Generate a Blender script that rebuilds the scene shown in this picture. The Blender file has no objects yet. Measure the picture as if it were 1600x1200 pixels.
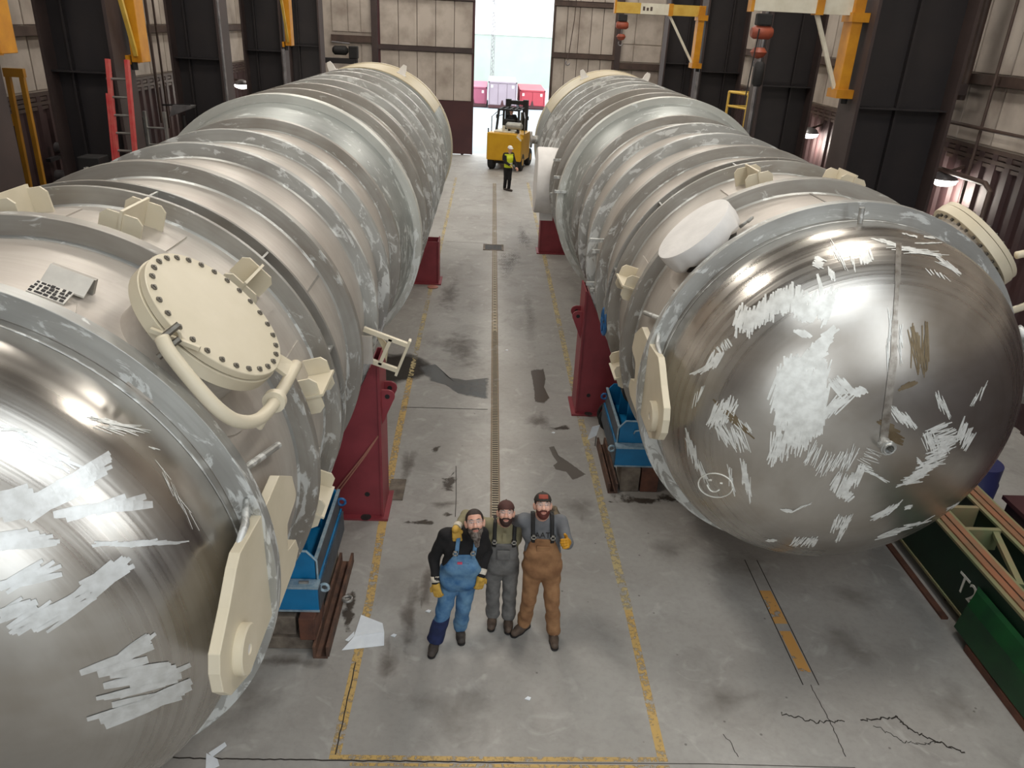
import bpy, bmesh, math, random
import numpy as np
from mathutils import Vector, Matrix, Euler

# ------------------------------------------------------------------ scene, camera, light, exposure
S = bpy.context.scene
COL = S.collection
rnd = random.Random(7)
CAM_H = 6.172
F_PX, PITCH, YAW, ROLL = 1210.96, 0.4342, -0.0415, 0.0491

def cam_axes():
    cp, sp = math.cos(PITCH), math.sin(PITCH)
    R_ = Vector((1, 0, 0)); U_ = Vector((0, sp, cp)); F_ = Vector((0, cp, -sp))
    Rz = Matrix.Rotation(YAW, 3, 'Z')
    R_, U_, F_ = Rz @ R_, Rz @ U_, Rz @ F_
    c, s = math.cos(ROLL), math.sin(ROLL)
    return c * R_ + s * U_, -s * R_ + c * U_, F_

CR, CU, CF = cam_axes()
cam_data = bpy.data.cameras.new('camera')
cam_data.sensor_width = 36.0
cam_data.sensor_fit = 'HORIZONTAL'
cam_data.lens = 36.0 * F_PX / 1600.0
cam_data.clip_start = 0.05
cam_data.clip_end = 500
cam = bpy.data.objects.new('camera', cam_data)
COL.objects.link(cam)
m3 = Matrix((CR, CU, -CF)).transposed()
cam.matrix_world = Matrix.Translation((0, 0, CAM_H)) @ m3.to_4x4()
S.camera = cam

S.view_settings.view_transform = 'Standard'
S.view_settings.look = 'None'
S.view_settings.gamma = 1.0
S.view_settings.use_curve_mapping = False
S.view_settings.exposure = 0.28

W = bpy.data.worlds.new('overcast_sky')
S.world = W
W.use_nodes = True
bg = W.node_tree.nodes['Background']
bg.inputs['Color'].default_value = (0.93, 0.98, 1.0, 1)
bg.inputs['Strength'].default_value = 3.3

def lamp(name, loc, size, power, col=(1, 0.94, 0.85), sy=None, rot=(0, 0, 0)):
    d = bpy.data.lights.new(name, 'AREA')
    d.shape = 'RECTANGLE'; d.size = size; d.size_y = sy or size
    d.energy = power; d.color = col
    o = bpy.data.objects.new(name, d); COL.objects.link(o)
    o.location = loc; o.rotation_euler = rot
    return o

ROOF_Z = 14.0
WIN_X = 9.6
for yy in (7.0, 15.0, 23.0, 31.0, 38.5):      # two rows of high-bay fittings under the roof
    for xx in (-4.6, 4.6):
        lamp('high_bay_light', (xx, yy, ROOF_Z - 0.75), 1.5, 310 if yy < 30 else 330, sy=2.6)
# the open front doorway behind the photographer lets daylight in
po = lamp('doorway_portal', (0.0, -13.9, 3.75), 6.4, 1, sy=7.5, rot=(math.radians(90), 0, 0))
po.data.cycles.is_portal = True
po = lamp('side_window_portal', (WIN_X - 0.1, -7.5, 9.0), 8.4, 1, sy=9.0, rot=(0, math.radians(90), 0))
po.data.cycles.is_portal = True
po = lamp('skylight_portal', (3.0, -6.0, ROOF_Z + 0.2), 10.0, 1, sy=10.0)
po.data.cycles.is_portal = True

# ------------------------------------------------------------------ material helpers
def lin(c):
    c = c / 255.0
    return c / 12.92 if c <= 0.04045 else ((c + 0.055) / 1.055) ** 2.4
def rgb(r, g, b):
    return (lin(r), lin(g), lin(b), 1.0)

class N:
    """tiny node-graph helper"""
    def __init__(s, name):
        s.m = bpy.data.materials.new(name); s.m.use_nodes = True
        s.t = s.m.node_tree; s.p = s.t.nodes['Principled BSDF']
    def n(s, kind, **kw):
        x = s.t.nodes.new(kind)
        for k, v in kw.items(): setattr(x, k, v)
        return x
    def l(s, a, b): s.t.links.new(a, b)
    def math(s, op, a, b=None, c=None):
        x = s.n('ShaderNodeMath', operation=op)
        for i, v in enumerate((a, b, c)):
            if v is None: continue
            if hasattr(v, 'is_output'): s.l(v, x.inputs[i])
            else: x.inputs[i].default_value = v
        return x.outputs[0]
    def coord(s, kind='Object'):
        return s.n('ShaderNodeTexCoord').outputs[kind]
    def scale(s, vec, sc):
        x = s.n('ShaderNodeMapping'); s.l(vec, x.inputs[0]); x.inputs['Scale'].default_value = sc
        return x.outputs[0]
    def noise(s, vec, sc, det=3.0, rough=0.55, dist=0.0):
        x = s.n('ShaderNodeTexNoise'); s.l(vec, x.inputs['Vector'])
        x.inputs['Scale'].default_value = sc; x.inputs['Detail'].default_value = det
        x.inputs['Roughness'].default_value = rough; x.inputs['Distortion'].default_value = dist
        return x.outputs['Fac']
    def ramp(s, fac, lo, hi):
        x = s.n('ShaderNodeMapRange'); x.clamp = True
        s.l(fac, x.inputs[0]); x.inputs[1].default_value = lo; x.inputs[2].default_value = hi
        return x.outputs[0]
    def mix(s, fac, a, b):
        x = s.n('ShaderNodeMix', data_type='RGBA')
        if hasattr(fac, 'is_output'): s.l(fac, x.inputs[0])
        else: x.inputs[0].default_value = fac
        for i, v in ((6, a), (7, b)):
            if hasattr(v, 'is_output'): s.l(v, x.inputs[i])
            else: x.inputs[i].default_value = v
        return x.outputs[2]
    def mixf(s, fac, a, b):
        x = s.n('ShaderNodeMix', data_type='FLOAT')
        s.l(fac, x.inputs[0])
        for i, v in ((2, a), (3, b)):
            if hasattr(v, 'is_output'): s.l(v, x.inputs[i])
            else: x.inputs[i].default_value = v
        return x.outputs[0]
    def bump(s, h, strength, dist=0.02):
        x = s.n('ShaderNodeBump'); s.l(h, x.inputs['Height'])
        x.inputs['Strength'].default_value = strength; x.inputs['Distance'].default_value = dist
        s.l(x.outputs[0], s.p.inputs['Normal'])
    def set(s, base=None, rough=None, metal=None):
        for k, v in (('Base Color', base), ('Roughness', rough), ('Metallic', metal)):
            if v is None: continue
            if hasattr(v, 'is_output'): s.l(v, s.p.inputs[k])
            else: s.p.inputs[k].default_value = v
        return s.m

def paint(name, c, c2=None, rough=0.5, metal=0.0, sc=6.0, lo=0.35, hi=0.7, bump=0.0, det=4.0):
    k = N(name)
    v = k.coord()
    nz = k.noise(v, sc, det)
    c2 = c2 or tuple(x * 0.82 for x in c[:3]) + (1,)
    k.set(k.mix(k.ramp(nz, lo, hi), c, c2), rough, metal)
    if bump: k.bump(k.noise(v, sc * 6, 3), bump)
    return k.m

def steel(name, base, dark, light, rough=0.42, metal=0.8, scuff=0.62, ring=True, amt=1.0):
    """mill-finish stainless: streaks run round the tank axis, cloudy stains, paler ground patches"""
    k = N(name)
    v = k.coord()
    if ring:
        sep = k.n('ShaderNodeSeparateXYZ'); k.l(v, sep.inputs[0])
        zz = k.math('SUBTRACT', sep.outputs[2], 2.42)
        ang = k.math('ARCTAN2', sep.outputs[0], zz)
        rad = k.math('SQRT', k.math('ADD', k.math('MULTIPLY', sep.outputs[0], sep.outputs[0]), k.math('MULTIPLY', zz, zz)))
        cmb = k.n('ShaderNodeCombineXYZ')
        k.l(k.math('MULTIPLY', ang, 2.0), cmb.inputs[0]); k.l(sep.outputs[1], cmb.inputs[1]); k.l(rad, cmb.inputs[2])
        pv = cmb.outputs[0]
    else:
        pv = v
    streak = k.noise(k.scale(pv, (0.5, 16, 16)), 1.6, 4, 0.6)
    cloud = k.noise(k.scale(pv, (1.0, 1.6, 1.6)), 0.9, 4, 0.55, 0.4)
    sc = k.noise(k.scale(pv, (2.2, 5, 5)), 1.5, 5, 0.65, 0.8)
    if ring:      # the sides of the rings have been ground bright in patches
        sc = k.math('ADD', sc, k.math('MULTIPLY', k.ramp(k.math('ABSOLUTE', ang), 0.8, 1.7), 0.09))
    sm = k.ramp(sc, scuff, scuff + 0.05)
    c = k.mix(k.ramp(cloud, 0.35, 0.68), base, dark)
    c = k.mix(k.math('MULTIPLY', k.ramp(streak, 0.45, 0.75), 0.35), c, dark)
    c = k.mix(k.math('MULTIPLY', sm, 0.75 * amt), c, light)
    r = k.math('ADD', k.math('MULTIPLY', streak, 0.18), rough - 0.09)
    k.set(c, k.mixf(sm, r, rough + 0.16), metal)
    k.bump(k.noise(k.scale(pv, (2.0, 30, 30)), 2.0, 2), 0.05, 0.01)
    return k.m

M = {}
M['shell'] = steel('mill_finish_stainless', rgb(206, 201, 194), rgb(184, 176, 168), rgb(222, 221, 216), rough=0.5, metal=0.55, scuff=0.74, amt=0.5)
M['ring'] = steel('scuffed_stainless_ring', rgb(176, 175, 171), rgb(144, 138, 130), rgb(228, 231, 230), rough=0.47, metal=0.6, scuff=0.62, amt=0.8)
M['edge'] = steel('ground_bright_ring', rgb(190, 192, 190), rgb(158, 156, 152), rgb(238, 241, 240), rough=0.45, metal=0.6, scuff=0.56, amt=0.9)
M['lip'] = steel('pale_ring_lip', rgb(214, 216, 210), rgb(188, 188, 182), rgb(238, 241, 240), rough=0.5, metal=0.4, scuff=0.6, amt=0.9)
M['pad'] = steel('bluish_stainless_pad', rgb(182, 186, 184), rgb(156, 160, 158), rgb(225, 230, 228), rough=0.5, metal=0.7, scuff=0.6)

def head_steel():
    k = N('polished_dished_head')
    v = k.coord()
    sep = k.n('ShaderNodeSeparateXYZ'); k.l(v, sep.inputs[0])
    zz = k.math('SUBTRACT', sep.outputs[2], 2.42)
    ang = k.math('ARCTAN2', sep.outputs[0], zz)
    rad = k.math('SQRT', k.math('ADD', k.math('MULTIPLY', sep.outputs[0], sep.outputs[0]), k.math('MULTIPLY', zz, zz)))
    cmb = k.n('ShaderNodeCombineXYZ')
    k.l(ang, cmb.inputs[0]); k.l(k.math('MULTIPLY', rad, 1.0), cmb.inputs[1])
    pv = cmb.outputs[0]
    lines = k.noise(k.scale(pv, (0.35, 22, 1)), 1.2, 2, 0.5)          # spun rings near the knuckle
    knuckle = k.ramp(rad, 1.25, 1.9)
    blot = k.noise(k.scale(v, (1.1, 1.1, 1.1)), 1.1, 4, 0.55, 0.6)
    brown = k.noise(k.scale(v, (0.8, 0.8, 1.2)), 1.7, 3, 0.5, 0.3)
    c = k.mix(k.ramp(blot, 0.35, 0.7), rgb(200, 197, 192), rgb(178, 173, 166))
    c = k.mix(k.math('MULTIPLY', k.ramp(brown, 0.52, 0.78), 0.35), c, rgb(148, 132, 110))
    c = k.mix(k.math('MULTIPLY', k.math('MULTIPLY', k.ramp(lines, 0.42, 0.7), knuckle), 0.28), c, rgb(126, 112, 98))
    r = k.mixf(k.math('MULTIPLY', knuckle, k.ramp(lines, 0.4, 0.65)), 0.31, 0.23)
    k.set(c, r, 0.94)
    k.bump(k.math('MULTIPLY', lines, knuckle), 0.12, 0.02)
    return k.m
M['head'] = head_steel()
M['polish'] = paint('freshly_ground_steel', rgb(246, 248, 245), rgb(218, 219, 215), 0.45, 0.35, 12.0)
M['polish_soft'] = paint('lightly_ground_steel', rgb(228, 230, 230), rgb(206, 207, 205), 0.4, 0.6, 12.0)
M['seam'] = paint('ground_weld_seam', rgb(186, 181, 174), rgb(140, 132, 122), 0.35, 0.75, 14.0)
M['brownstain'] = paint('heat_tint_brown', rgb(128, 112, 88), rgb(150, 136, 112), 0.4, 0.7, 9.0)
M['chalk'] = paint('white_paint_marker', rgb(240, 240, 232), None, 0.7)
M['beige'] = paint('beige_primer', rgb(216, 206, 184), rgb(206, 196, 172), 0.45, 0, 2.0)
M['beige2'] = paint('tan_primer', rgb(196, 184, 156), rgb(186, 174, 146), 0.5, 0, 2.0)
M['red'] = paint('red_oxide_paint', rgb(144, 58, 66), rgb(124, 48, 56), 0.5, 0, 2.5)
M['rodpink'] = paint('faded_red_rod', rgb(176, 120, 104), None, 0.6)
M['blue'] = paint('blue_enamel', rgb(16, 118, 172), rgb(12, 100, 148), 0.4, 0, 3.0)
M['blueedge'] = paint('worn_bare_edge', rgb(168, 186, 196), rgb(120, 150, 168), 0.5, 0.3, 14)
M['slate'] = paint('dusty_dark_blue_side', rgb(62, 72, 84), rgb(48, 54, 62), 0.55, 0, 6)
M['wheelblue'] = paint('handwheel_blue', rgb(40, 110, 170), rgb(30, 80, 130), 0.45)
M['column'] = paint('near_black_column_paint', rgb(44, 39, 40), rgb(34, 31, 34), 0.6, 0, 1.2)
M['columnbrown'] = paint('dark_brown_flange_paint', rgb(70, 57, 55), rgb(56, 46, 45), 0.6, 0, 1.2)
M['girt'] = paint('brown_girt', rgb(84, 68, 60), rgb(64, 50, 46), 0.6, 0, 3)
M['wainscot'] = paint('maroon_brown_cladding', rgb(66, 44, 44), rgb(54, 38, 40), 0.6, 0, 1.0)
M['doorred'] = paint('maroon_door_plate', rgb(74, 40, 42), rgb(64, 34, 38), 0.55, 0, 1.0)
M['panel'] = paint('grimy_offwhite_panel', rgb(188, 178, 168), rgb(140, 128, 118), 0.7, 0, 0.9, 0.42, 0.75)
M['yellow'] = paint('crane_yellow', rgb(206, 142, 22), rgb(180, 116, 16), 0.45, 0, 3)
M['yellowshade'] = paint('shadowed_dull_yellow', rgb(160, 112, 24), rgb(140, 96, 20), 0.5, 0, 3)  # yellow darkened so the colour carries the shade the tall frame stands in
M['cream'] = paint('cream_white_beam', rgb(226, 222, 206), rgb(206, 200, 180), 0.5, 0, 3)
M['yellowpale'] = paint('faded_yellow_beam', rgb(214, 180, 84), rgb(196, 156, 60), 0.5, 0, 3)
M['greypipe'] = paint('galvanised_pipe', rgb(150, 148, 150), rgb(110, 108, 110), 0.4, 0.6, 4)
M['black'] = paint('black_rubber', rgb(26, 25, 26), rgb(36, 34, 34), 0.7)
M['hookred'] = paint('hoist_copper_red', rgb(160, 78, 54), rgb(120, 58, 44), 0.5)
M['bolt'] = paint('dull_bolt_steel', rgb(128, 124, 116), rgb(90, 86, 80), 0.45, 0.7, 20)
M['rubber'] = M['black']
M['white'] = paint('white_wrap', rgb(232, 230, 228), rgb(218, 216, 214), 0.6, 0, 3, bump=0.1)
M['paper'] = paint('white_paper', rgb(228, 234, 240), rgb(214, 220, 228), 0.8)
M['plate'] = paint('pale_nameplate', rgb(216, 212, 204), None, 0.5, 0.2)
M['ink'] = paint('black_ink', rgb(38, 36, 36), rgb(58, 54, 52), 0.7)
M['timber'] = paint('greasy_grey_timber', rgb(128, 118, 106), rgb(82, 72, 64), 0.85, 0, 5, bump=0.3)
M['timberred'] = paint('rusty_brown_timber', rgb(104, 66, 50), rgb(72, 48, 40), 0.85, 0, 5, bump=0.3)
M['rust'] = paint('rusty_brown_steel', rgb(108, 78, 62), rgb(66, 50, 44), 0.75, 0.1, 6, bump=0.2)
M['green'] = paint('dark_green_enamel', rgb(16, 72, 34), rgb(10, 52, 28), 0.45, 0, 3)
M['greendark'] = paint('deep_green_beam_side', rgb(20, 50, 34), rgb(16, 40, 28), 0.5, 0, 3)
M['palegreen'] = paint('worn_pale_green', rgb(118, 128, 92), rgb(140, 122, 92), 0.6, 0, 4)
M['railrust'] = paint('rusty_red_rail', rgb(150, 98, 70), rgb(128, 100, 74), 0.65, 0.1, 5)
M['ladderred'] = paint('ladder_red_fibreglass', rgb(190, 60, 62), rgb(196, 96, 88), 0.5, 0, 6)
M['rung'] = paint('grey_aluminium', rgb(150, 148, 144), rgb(120, 118, 114), 0.4, 0.5)
M['fork'] = paint('forklift_yellow', rgb(206, 158, 24), rgb(192, 142, 18), 0.4, 0, 2)
M['gastank'] = paint('grey_gas_cylinder', rgb(170, 168, 160), None, 0.4, 0.3)
M['contgrey'] = paint('faded_lilac_grey_steel', rgb(158, 144, 154), rgb(148, 134, 144), 0.6, 0, 1)
M['contred'] = paint('red_container_steel', rgb(176, 66, 78), rgb(164, 58, 70), 0.6, 0, 1)
M['contpink'] = paint('dusky_pink_steel', rgb(156, 84, 106), rgb(146, 76, 98), 0.6, 0, 1)
M['mint'] = paint('pale_green_cladding', rgb(168, 177, 168), rgb(160, 170, 161), 0.7, 0, 0.5)
M['white_clad'] = paint('white_cladding', rgb(240, 240, 238), None, 0.7)
M['yard'] = paint('pale_yard_concrete', rgb(158, 166, 172), rgb(148, 156, 162), 0.85, 0, 0.6)
M['roof'] = paint('dark_roof_deck', rgb(120, 114, 108), rgb(96, 90, 86), 0.7, 0, 0.5)
M['glow'] = None
gk = N('lamp_tube_glow'); gk.p.inputs['Emission Color'].default_value = (1, 0.96, 0.9, 1); gk.p.inputs['Emission Strength'].default_value = 14
M['glow'] = gk.m

def concrete(name, a, b, wet=False, rough=0.62):
    k = N(name)
    v = k.n('ShaderNodeNewGeometry').outputs['Position']
    big = k.noise(v, 0.35, 5, 0.6, 0.5)
    mid = k.noise(v, 1.3, 5, 0.6, 0.9)
    fine = k.noise(v, 14.0, 3, 0.6)
    c = k.mix(k.ramp(big, 0.36, 0.66), a, b)
    c = k.mix(k.math('MULTIPLY', k.ramp(mid, 0.5, 0.75), 0.5), c, tuple(x * 0.72 for x in b[:3]) + (1,))
    c = k.mix(k.math('MULTIPLY', k.ramp(k.noise(v, 2.6, 4, 0.5, 1.4), 0.58, 0.72), 0.4), c, rgb(190, 188, 184))
    c = k.mix(k.math('MULTIPLY', k.ramp(fine, 0.45, 0.8), 0.16), c, rgb(88, 82, 76))
    spots = k.n('ShaderNodeTexVoronoi'); k.l(v, spots.inputs['Vector']); spots.inputs['Scale'].default_value = 3.2
    c = k.mix(k.math('MULTIPLY', k.ramp(spots.outputs['Distance'], 0.055, 0.03), 0.6), c, rgb(60, 54, 50))
    k.set(c, k.mixf(mid, rough - 0.12, rough + 0.12), 0.0)
    k.bump(fine, 0.08, 0.01)
    return k.m
M['floor'] = concrete('stained_concrete', rgb(165, 163, 159), rgb(147, 143, 138))

def worn(name, c, c2, thr=0.5, sc=9.0, soft=0.08, rough=0.6):
    """a film of paint, oil or dirt on the floor that is worn through to nothing in places"""
    k = N(name)
    v = k.n('ShaderNodeNewGeometry').outputs['Position']
    a = k.noise(v, sc, 5, 0.65, 0.3)
    b = k.noise(v, sc * 0.12, 2, 0.5)
    f = k.ramp(k.math('ADD', a, k.math('MULTIPLY', k.math('SUBTRACT', b, 0.5), 0.5)), thr, thr + soft)
    k.set(k.mix(k.noise(v, sc * 0.4, 3), c, c2), rough, 0.0)
    k.l(k.math('SUBTRACT', 1.0, f), k.p.inputs['Alpha'])
    return k.m
def film(name, c, c2, lo=0.3, hi=0.6, amt=0.8, sc=5.0, namp=1.0, rough=0.5):
    """a film of oil, dirt, water or plain dark tone on the floor, thinning out towards its ragged edge"""
    k = N(name)
    v = k.n('ShaderNodeNewGeometry').outputs['Position']
    fd = k.n('ShaderNodeAttribute', attribute_name='fade').outputs['Fac']
    nz = k.noise(v, sc, 5, 0.65, 0.4)
    f = k.math('ADD', fd, k.math('MULTIPLY', k.math('SUBTRACT', nz, 0.5), namp))
    k.set(k.mix(k.noise(v, sc * 0.5, 3), c, c2), rough, 0.0)
    k.l(k.math('MULTIPLY', k.ramp(f, lo, hi), amt), k.p.inputs['Alpha'])
    return k.m
M['lineyellow'] = worn('worn_yellow_floor_paint', rgb(202, 164, 88), rgb(176, 152, 106), 0.47, 18, 0.16)
M['linefaint'] = worn('faint_yellow_floor_paint', rgb(186, 168, 112), rgb(176, 160, 128), 0.47, 14, 0.12)
M['lineorange'] = worn('worn_orange_floor_paint', rgb(200, 140, 62), rgb(186, 150, 96), 0.55, 7, 0.06)
M['oil'] = film('dark_oil_stain', rgb(92, 82, 74), rgb(108, 98, 90), 0.25, 0.9, 0.5, 4, 1.5)
M['oilhard'] = film('black_oil_stain', rgb(58, 50, 44), rgb(78, 68, 58), 0.42, 0.75, 0.75, 6, 2.0, 0.4)
M['oilsoft'] = film('faint_floor_grime', rgb(104, 96, 88), rgb(116, 108, 100), 0.25, 1.1, 0.32, 3, 1.6)
M['damp'] = film('damp_grey_patch', rgb(112, 106, 99), rgb(106, 100, 94), 0.03, 0.1, 0.75, 6, 0.3, 0.35)
M['wetdark'] = film('wet_dark_patch', rgb(84, 72, 64), rgb(92, 80, 70), 0.05, 0.16, 0.8, 5, 0.4, 0.3)
M['blackfilm'] = film('near_black_film', rgb(46, 42, 40), rgb(60, 54, 50), 0.04, 0.3, 0.85, 4, 0.5, 0.25)
M['puddle'] = film('shallow_puddle', rgb(104, 106, 108), rgb(120, 122, 124), 0.02, 0.16, 0.75, 5, 0.5, 0.1)
M['crack'] = paint('black_crack', rgb(48, 42, 38), None, 0.9)

# ------------------------------------------------------------------ mesh helpers
class MB:
    def __init__(s): s.v = []; s.f = []
    def add(s, vs, fs):
        o = len(s.v); s.v += [tuple(x) for x in vs]; s.f += [tuple(i + o for i in f) for f in fs]; return s
    def box(s, a, b):
        x0, y0, z0 = a; x1, y1, z1 = b
        x0, x1 = min(x0, x1), max(x0, x1); y0, y1 = min(y0, y1), max(y0, y1); z0, z1 = min(z0, z1), max(z0, z1)
        return s.add([(x0, y0, z0), (x1, y0, z0), (x1, y1, z0), (x0, y1, z0), (x0, y0, z1), (x1, y0, z1), (x1, y1, z1), (x0, y1, z1)],
              [(0, 3, 2, 1), (4, 5, 6, 7), (0, 1, 5, 4), (1, 2, 6, 5), (2, 3, 7, 6), (3, 0, 4, 7)])
    def obox(s, c, ax, hs):
        """oriented box: centre, three axes, half sizes"""
        c = Vector(c); ax = [Vector(a).normalized() * h for a, h in zip(ax, hs)]
        vs = []
        for z in (-1, 1):
            for x, y in ((-1, -1), (1, -1), (1, 1), (-1, 1)):
                vs.append(c + ax[0] * x + ax[1] * y + ax[2] * z)
        return s.add(vs, [(0, 3, 2, 1), (4, 5, 6, 7), (0, 1, 5, 4), (1, 2, 6, 5), (2, 3, 7, 6), (3, 0, 4, 7)])
    def bar(s, p, q, w, h=None, up=(0, 0, 1)):
        p, q = Vector(p), Vector(q); d = q - p; L = d.length; d.normalize()
        u = Vector(up)
        if abs(u.dot(d)) > 0.95: u = Vector((0, 1, 0))
        x = d.cross(u).normalized(); z = x.cross(d)
        return s.obox((p + q) / 2, (x, d, z), (w / 2, L / 2, (h or w) / 2))
    def tube(s, pts, r, n=10, caps=True):
        pts = [Vector(p) for p in pts]; m = len(pts)
        rs = r if isinstance(r, (list, tuple)) else [r] * m
        t0 = (pts[1] - pts[0]).normalized()
        u = Vector((0, 0, 1)) if abs(t0.z) < 0.9 else Vector((1, 0, 0))
        vs, fs = [], []
        for i, p in enumerate(pts):
            a = pts[max(i - 1, 0)]; b = pts[min(i + 1, m - 1)]
            t = (b - a).normalized()
            x = t.cross(u).normalized(); u = x.cross(t).normalized()
            for k in range(n):
                an = 2 * math.pi * k / n
                vs.append(p + (x * math.cos(an) + u * math.sin(an)) * rs[i])
        for i in range(m - 1):
            for k in range(n):
                k2 = (k + 1) % n
                fs.append((i * n + k, i * n + k2, (i + 1) * n + k2, (i + 1) * n + k))
        if caps:
            fs.append(tuple(range(n))[::-1]); fs.append(tuple(range((m - 1) * n, m * n)))
        return s.add(vs, fs)
    def cyl(s, p, q, r, n=24, r2=None): return s.tube([p, q], [r, r if r2 is None else r2], n)
    def prism(s, poly, vec):
        """polygon (3-D points in a plane) swept along vec"""
        vec = Vector(vec); p = [Vector(x) for x in poly]; n = len(p)
        vs = p + [x + vec for x in p]
        fs = [tuple(range(n))[::-1], tuple(range(n, 2 * n))] + [(i, (i + 1) % n, n + (i + 1) % n, n + i) for i in range(n)]
        return s.add(vs, fs)
    def lathe(s, prof, c, ax, n=96, closed=False, a0=0.0, a1=2 * math.pi):
        """profile [(axial, radius)] turned about the axis ax through c"""
        c = Vector(c); ax = Vector(ax).normalized()
        u = Vector((0, 0, 1)) if abs(ax.z) < 0.9 else Vector((1, 0, 0))
        x = ax.cross(u).normalized(); z = x.cross(ax).normalized()
        full = abs(a1 - a0 - 2 * math.pi) < 1e-6
        m = len(prof); cols = n if full else n + 1
        vs, fs = [], []
        for k in range(cols):
            an = a0 + (a1 - a0) * k / n
            d = z * math.cos(an) + x * math.sin(an)
            for (t, r) in prof: vs.append(c + ax * t + d * r)
        for k in range(n):
            k2 = (k + 1) % cols
            for i in range(m if closed else m - 1):
                i2 = (i + 1) % m
                fs.append((k * m + i, k * m + i2, k2 * m + i2, k2 * m + i))
        if closed and not full:
            fs.append(tuple(range(m))); fs.append(tuple(range((cols - 1) * m, cols * m))[::-1])
        return s.add(vs, fs)

def wpos(o):
    p = Vector(o.location)
    return p + wpos(o.parent) if o.parent else p

def part(name, mb, m, parent=None, smooth=False, loc=None, kind=None, label=None, local=False, bevel=0.0, auto=None):
    """one mesh object; coordinates are in world space unless local=True (then relative to the parent)"""
    base = wpos(parent) if parent else Vector(loc or (0, 0, 0))
    me = bpy.data.meshes.new(name)
    vs = mb.v if local else [(x - base.x, y - base.y, z - base.z) for x, y, z in mb.v]
    me.from_pydata(vs, [], mb.f)
    bm = bmesh.new(); bm.from_mesh(me)
    bmesh.ops.remove_doubles(bm, verts=bm.verts, dist=1e-5)
    bmesh.ops.recalc_face_normals(bm, faces=bm.faces)
    bm.to_mesh(me); bm.free()
    me.materials.append(M[m] if isinstance(m, str) else m)
    o = bpy.data.objects.new(name, me); COL.objects.link(o)
    if parent: o.parent = parent
    elif not local: o.location = base
    if smooth or auto is not None:
        me.polygons.foreach_set('use_smooth', [True] * len(me.polygons))
        if auto is not None:
            me.set_sharp_from_angle(angle=math.radians(auto))
    if bevel:
        b = o.modifiers.new('soft_edge', 'BEVEL'); b.width = bevel; b.segments = 2; b.limit_method = 'ANGLE'
    if kind: o['kind'] = kind
    if label: o['label'] = label
    return o

def tag(o, label, cat, group=None):
    o['label'] = label; o['category'] = cat
    if group: o['group'] = group
    return o

def thing(name, loc, label, cat, group=None, rz=0.0):
    o = bpy.data.objects.new(name, None); COL.objects.link(o)
    o.location = loc; o.rotation_euler = (0, 0, rz); o.empty_display_size = 0.2
    return tag(o, label, cat, group)

def dup(src, name, parent):
    o = src.copy(); o.name = name; COL.objects.link(o); o.parent = parent
    return o

def text_mesh(name, s, size, mat_, parent, origin, xdir, ydir, depth=0.004):
    cu = bpy.data.curves.new(name, 'FONT'); cu.body = s; cu.size = size; cu.extrude = depth
    cu.align_x = 'CENTER'; cu.align_y = 'CENTER'
    t = bpy.data.objects.new(name, cu); COL.objects.link(t)
    dg = bpy.context.evaluated_depsgraph_get()
    me = bpy.data.meshes.new_from_object(t.evaluated_get(dg))
    bpy.data.objects.remove(t)
    me.name = name; me.materials.clear(); me.materials.append(M[mat_] if isinstance(mat_, str) else mat_)
    X = Vector(xdir).normalized(); Y = Vector(ydir).normalized(); Z = X.cross(Y)
    base = wpos(parent)
    for v in me.vertices:
        p = Vector(origin) + X * v.co.x + Y * v.co.y + Z * v.co.z
        v.co = p - base
    o = bpy.data.objects.new(name, me); COL.objects.link(o); o.parent = parent
    return o
# ------------------------------------------------------------------ building shell
WX, YB, YF = 9.6, 41.0, -14.0
def struct(o): o['kind'] = 'structure'; return o

floor = struct(part('floor', MB().box((-WX - 0.2, YF - 0.2, -0.2), (WX + 0.2, YB + 0.6, 0.0)), 'floor'))
yard = struct(part('trim_1', MB().box((-40, YB + 0.6, -0.35), (50, 130, -0.05)), 'yard'))
yard['label'] = 'pale concrete yard outside the doorway'
front_yard = struct(part('trim_2', MB().box((-30, -60, -0.35), (32, YF - 0.2, -0.05)), 'yard'))
front_yard['label'] = 'pale concrete yard in front of the hall'
SKX0, SKX1, SKY0, SKY1 = -2.0, 8.0, -11.0, -1.0           # open skylight bay above and behind the photographer
ceil = struct(part('ceiling', MB().box((-WX - 0.2, YF - 0.2, ROOF_Z), (WX + 0.2, SKY0, ROOF_Z + 0.15)).box((-WX - 0.2, SKY1, ROOF_Z), (WX + 0.2, YB + 0.3, ROOF_Z + 0.15))
              .box((-WX - 0.2, SKY0, ROOF_Z), (SKX0, SKY1, ROOF_Z + 0.15)).box((SKX1, SKY0, ROOF_Z), (WX + 0.2, SKY1, ROOF_Z + 0.15)), 'roof'))
for i in range(1, 4):
    part('skylight_bar', MB().box((SKX0 + i * 2.5 - 0.04, SKY0, ROOF_Z), (SKX0 + i * 2.5 + 0.04, SKY1, ROOF_Z + 0.12)), 'roof', ceil)

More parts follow.
